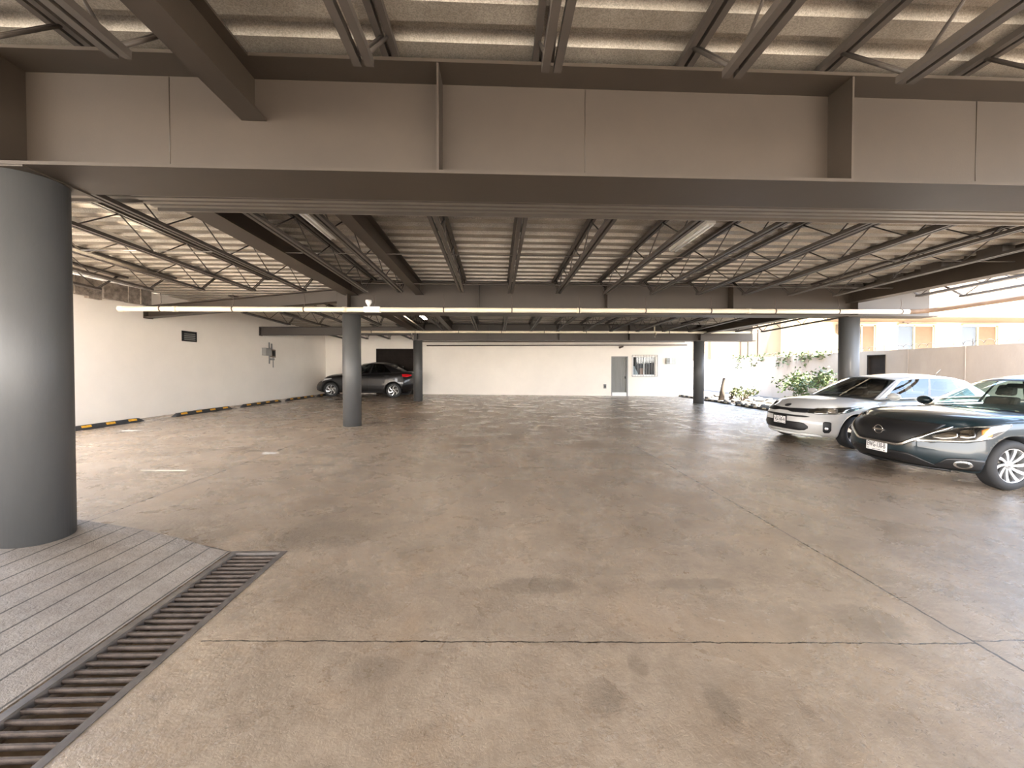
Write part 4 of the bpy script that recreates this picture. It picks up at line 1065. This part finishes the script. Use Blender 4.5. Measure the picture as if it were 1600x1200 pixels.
D('lower_intake', [(-.58,.235,.27),(-.45,.225,.36),(-.38,.225,.39),(.38,.225,.39),(.45,.225,.36),(.58,.235,.27)], 0, BLACKP, .003, .01, 40, 6)
D('fog_recess', [(-.22,.235,.25),(-.08,.23,.385),(.10,.235,.405),(.26,.25,.38),(.34,.26,.28)], 38, BLACKP, .003, .01, 30, 6, mirror=True)
def disc(rx, rz, cu, cv): return [(cu + rx*math.cos(a), cv - rz*math.sin(a), cv + rz*math.sin(a)) for a in [PI - PI*i/12 for i in range(13)]]
D('fog_ring', disc(.082,.052,.05,.315), 38, CHROME, .010, .012, 24, 8, mirror=True)
D('fog_lamp', disc(.060,.037,.05,.315), 38, LENS, .020, .008, 24, 8, mirror=True)
D('fog_bulb', disc(.055,.033,.05,.315), 38, BLACKP, .0175, .004, 24, 8, mirror=True)
D('bumper_lip', [(-.62,.205,.225),(0,.20,.222),(.62,.205,.225)], 0, BLACKP, .012, .02, 30, 3)
D('tail_light', [(-.30,.80,.86),(0,.78,.94),(.25,.82,.95)], 142, RED, .006, .01, 20, 6, mirror=True)
plate(root, bvh, .415, 'EWG-130-B', '', None)
place_car(root, (6.56, 4.60), 180, 1.35, .85, 1.0)

HATCH = dict(corner=(1.78,.73), rcorner=(-2.1,.7), xr=-2.30, xf=2.10, kf=.44, pf=3.0, kr=.30, hw=.863, r=.312, arch=.352, axle=(1.23,-1.35), track=.75, crown=.06, sill=.27,
    fprof=[(0,-.10),(.12,-.01),(.3,.0),(.5,.0),(.7,-.02),(.88,-.08),(1,-.18)], rprof=[(0,-.12),(.3,0),(.7,-.02),(1,-.10)],
    zb=[(-2.3,.34),(-1.9,.22),(-1.0,.18),(1,.18),(1.6,.19),(2.10,.20)],
    zt=[(-2.3,.98),(-2.05,1.0),(-1.6,1.01),(-.9,1.0),(0,.985),(.7,.975),(.95,.97),(1.3,.945),(1.65,.905),(1.88,.85),(2.10,.785)],
    W=[(-2.3,.78),(-2.0,.83),(-1.2,.86),(0,.863),(1.0,.863),(1.6,.85),(2.04,.79)],
    side=[(0,.90),(.12,.965),(.4,1.0),(.62,.99),(.82,.97),(.93,.94),(1,.87)],
    seams=[(.72,.30,.93,0),(-.30,.28,.97,-.03),(-1.0,.52,.98,0)], handles=[(-.1,.84),(-1.0,.86)],
    gh=dict(fb=1.05, ft=.12, rb=-2.2, rt=-1.78, ks=.36, kst=.16, kr=.15, krt=.10, crown=.05, fcrown=.02,
        wb=[(0,.745),(.5,.79),(1,.70)], wr=[(0,.545),(.5,.58),(1,.53)], belt=[(0,.945),(.5,.985),(1,1.02)], roof=[(0,1.34),(.35,1.405),(.7,1.40),(1,1.32)],
        win=[(.05,.40),(.425,.72),(.75,.86)]))
PK = paint('white_paint', (.56,.55,.535), 0, .4)
root, D, bvh, gf = make_car('hatchback', HATCH, 'white hatchback parked behind the dark blue-green sedan', PK, GLASSD, GLASSD, ALLOY, dict(n=5, offs=(-.12,.12), w0=.016, w1=.018, ph=.3))
D('grille', [(-.60,.715,.735),(-.45,.655,.738),(-.22,.650,.728),(-.10,.672,.720),(.10,.672,.720),(.22,.650,.728),(.45,.655,.738),(.60,.715,.735)], 0, BLACKP, .004, .01, 60, 5)
D('emblem', disc(.065,.030,0,.775), 0, BLACKP, .004, .006, 20, 5)
for u0 in (-.034,-.012,.012):
    pass
loc = bvh.ray_cast(Vector((6,0,.775)), Vector((-1,0,0)))[0]
D('headlight_housing', [(-.30,.655,.70),(-.16,.642,.745),(.10,.652,.775),(.30,.695,.80),(.46,.765,.815),(.52,.80,.815)], 40, BLACKP, .004, .01, 40, 8, mirror=True)
D('headlight_projector', [(-.20,.655,.68),(-.08,.65,.70),(0,.655,.69)], 40, CHROME, .010, .012, 16, 5, mirror=True)
D('headlight_projector', [(.0,.69,.74),(.08,.675,.755),(.16,.70,.75)], 40, CHROME, .010, .012, 16, 5, mirror=True)
D('headlight_chrome', [(0,.655,.675),(.12,.665,.685),(.24,.69,.715)], 40, CHROME, .010, .012, 16, 4, mirror=True)
D('headlight_lens', [(-.30,.655,.70),(-.16,.642,.745),(.10,.652,.775),(.30,.695,.80),(.46,.765,.815),(.52,.80,.815)], 40, LENS, .016, .004, 40, 8, mirror=True)
D('upper_slot', [(-.52,.580,.59),(-.46,.565,.60),(.46,.565,.60),(.52,.580,.59)], 0, BLACKP, .003, .008, 40, 4)
D('lower_intake', [(-.52,.36,.40),(-.47,.315,.45),(-.40,.30,.465),(.40,.30,.465),(.47,.315,.45),(.52,.36,.40)], 0, BLACKP, .004, .01, 40, 6)
D('fog_recess', [(-.055,.32,.49),(-.03,.29,.51),(.04,.30,.51),(.07,.35,.49)], 38, BLACKP, .004, .01, 14, 8, mirror=True)
D('fog_lamp', disc(.03,.03,.0,.38), 38, CHROME, .010, .008, 12, 6, mirror=True)
D('bumper_lip', [(-.62,.215,.25),(0,.205,.24),(.62,.215,.25)], 0, WHITEP, .02, .02, 30, 3)
plate(root, bvh, .475, 'VJZ-60-A', '', BLACKP)
b = MB(); q = gf[3](.93, 0); b.tube([q, q + Vector((-.20,0,.17))], .006, 6); b.build('antenna', BLACKP, root)
place_car(root, (6.93, 7.10), 185, 1.23, .83, 1.0)

CITY = dict(corner=(1.90,.73), rcorner=(-1.85,.74), xr=-2.02, xf=2.25, kf=.50, pf=2.4, kr=.28, hw=.87, r=.308, arch=.352, axle=(1.32,-1.28), track=.755, crown=.06, sill=.27,
    fprof=[(0,-.10),(.12,-.01),(.3,.0),(.5,.0),(.7,-.04),(.88,-.14),(1,-.26)], rprof=[(0,-.12),(.3,0),(.7,-.01),(1,-.10)],
    zb=[(-2.02,.34),(-1.8,.24),(-1.0,.19),(1,.19),(1.7,.19),(2.25,.20)],
    zt=[(-2.02,1.04),(-1.92,1.08),(-1.7,1.10),(-1.2,1.06),(0,1.01),(.7,.985),(1.0,.975),(1.4,.94),(1.8,.86),(2.05,.78),(2.25,.68)],
    W=[(-2.02,.79),(-1.8,.84),(-1.3,.865),(0,.87),(1.1,.87),(1.75,.855),(2.25,.79)],
    side=[(0,.90),(.12,.965),(.4,1.0),(.62,.985),(.82,.965),(.93,.93),(1,.86)],
    seams=[(.74,.30,.95,0),(-.28,.28,1.0,-.04),(-1.0,.52,1.03,0)], handles=[(-.08,.86),(-1.0,.90)],
    gh=dict(fb=1.14, ft=.22, rb=-1.86, rt=-1.05, ks=.36, kst=.16, kr=.22, krt=.12, crown=.055, fcrown=.02,
        wb=[(0,.745),(.5,.79),(1,.69)], wr=[(0,.545),(.5,.58),(1,.53)], belt=[(0,.95),(.5,1.0),(1,1.075)], roof=[(0,1.35),(.4,1.42),(.75,1.405),(1,1.34)],
        win=[(.05,.43),(.46,.80)]))
PC = paint('black_paint', (.008,.0075,.008), .0, .4, .6)
root, D, bvh, gf = make_car('sedan', CITY, 'black sedan parked nose to the white left wall between two columns', PC, GLASSD, GLASSD, ALLOY, dict(n=6, offs=(0,), w0=.016, w1=.026, swirl=.6, ph=.2))
D('grille', [(-.5,.60,.64),(-.4,.55,.65),(.4,.55,.65),(.5,.60,.64)], 0, BLACKP, .004, .01, 30, 5)
D('headlight_lens', [(-.30,.63,.66),(-.10,.62,.71),(.2,.66,.75),(.42,.72,.77),(.5,.76,.775)], 44, ALLOY, .005, .01, 30, 6, mirror=True)
D('lower_intake', [(-.5,.28,.30),(-.42,.24,.40),(.42,.24,.40),(.5,.28,.30)], 0, BLACKP, .004, .01, 30, 5)
D('tail_light', [(-.20,.88,.98),(.0,.86,.98),(.18,.89,.96),(.26,.92,.95)], 128, RED, .006, .012, 24, 6, mirror=True)
D('exhaust_tip', disc(.06,.03,.45,.31), 180, CHROME, .03, .03, 14, 5, at=(0,0))
place_car(root, (-7.62, 18.05), 175.5, 1.32, .835, 1.12)


# ------------------------------------------------------------------ world, sun, camera
w = bpy.data.worlds.new('sky'); S.world = w; w.use_nodes = True; N = w.node_tree.nodes; L = w.node_tree.links
bg = N['Background']; tc = N.new('ShaderNodeTexCoord')
sep = N.new('ShaderNodeSeparateXYZ'); L.new(tc.outputs['Generated'], sep.inputs[0])
r = N.new('ShaderNodeValToRGB'); e = r.color_ramp.elements
e[0].position = .0; e[0].color = (.98,.91,.83,1); e[1].position = .55; e[1].color = (.42,.64,1.0,1)
m1 = e.new(.12); m1.color = (.82,.88,.97,1)
L.new(sep.outputs[2], r.inputs['Fac'])
dv = N.new('ShaderNodeVectorMath'); dv.operation = 'DOT_PRODUCT'; dv.inputs[1].default_value = (-.35,-.85,.39); L.new(tc.outputs['Generated'], dv.inputs[0])
gl = N.new('ShaderNodeMapRange'); gl.inputs[1].default_value = .1; gl.inputs[2].default_value = 1; gl.inputs[3].default_value = 0; gl.inputs[4].default_value = 1; L.new(dv.outputs['Value'], gl.inputs[0])
ad = N.new('ShaderNodeMix'); ad.data_type = 'RGBA'; ad.blend_type = 'ADD'; L.new(gl.outputs[0], ad.inputs[0]); L.new(r.outputs['Color'], ad.inputs[6]); ad.inputs[7].default_value = (.8,.68,.55,1)
L.new(ad.outputs[2], bg.inputs['Color']); bg.inputs['Strength'].default_value = 2.0
sun = bpy.data.lights.new('sun', 'SUN'); sun.energy = 13.0; sun.angle = .05; sun.color = (1,.88,.72)
so = bpy.data.objects.new('sun', sun); COL.objects.link(so)
d = Vector((-.35, .25, -.90)); so.rotation_euler = d.to_track_quat('-Z','Y').to_euler()
cam = bpy.data.cameras.new('camera'); cam.sensor_width = 36; cam.lens = 13.5; cam.clip_end = 300; cam.shift_y = -10.57/1600
co = bpy.data.objects.new('camera', cam); COL.objects.link(co); co.location = (0,0,1.5); co.rotation_euler = (math.radians(89.1), 0, math.radians(-2.386)); S.camera = co
vs = S.view_settings; vs.view_transform = 'Standard'; vs.look = 'None'; vs.exposure = 2.5; vs.gamma = 1; vs.use_curve_mapping = False
S.cycles.max_bounces = 10; S.cycles.diffuse_bounces = 6; S.cycles.transparent_max_bounces = 16
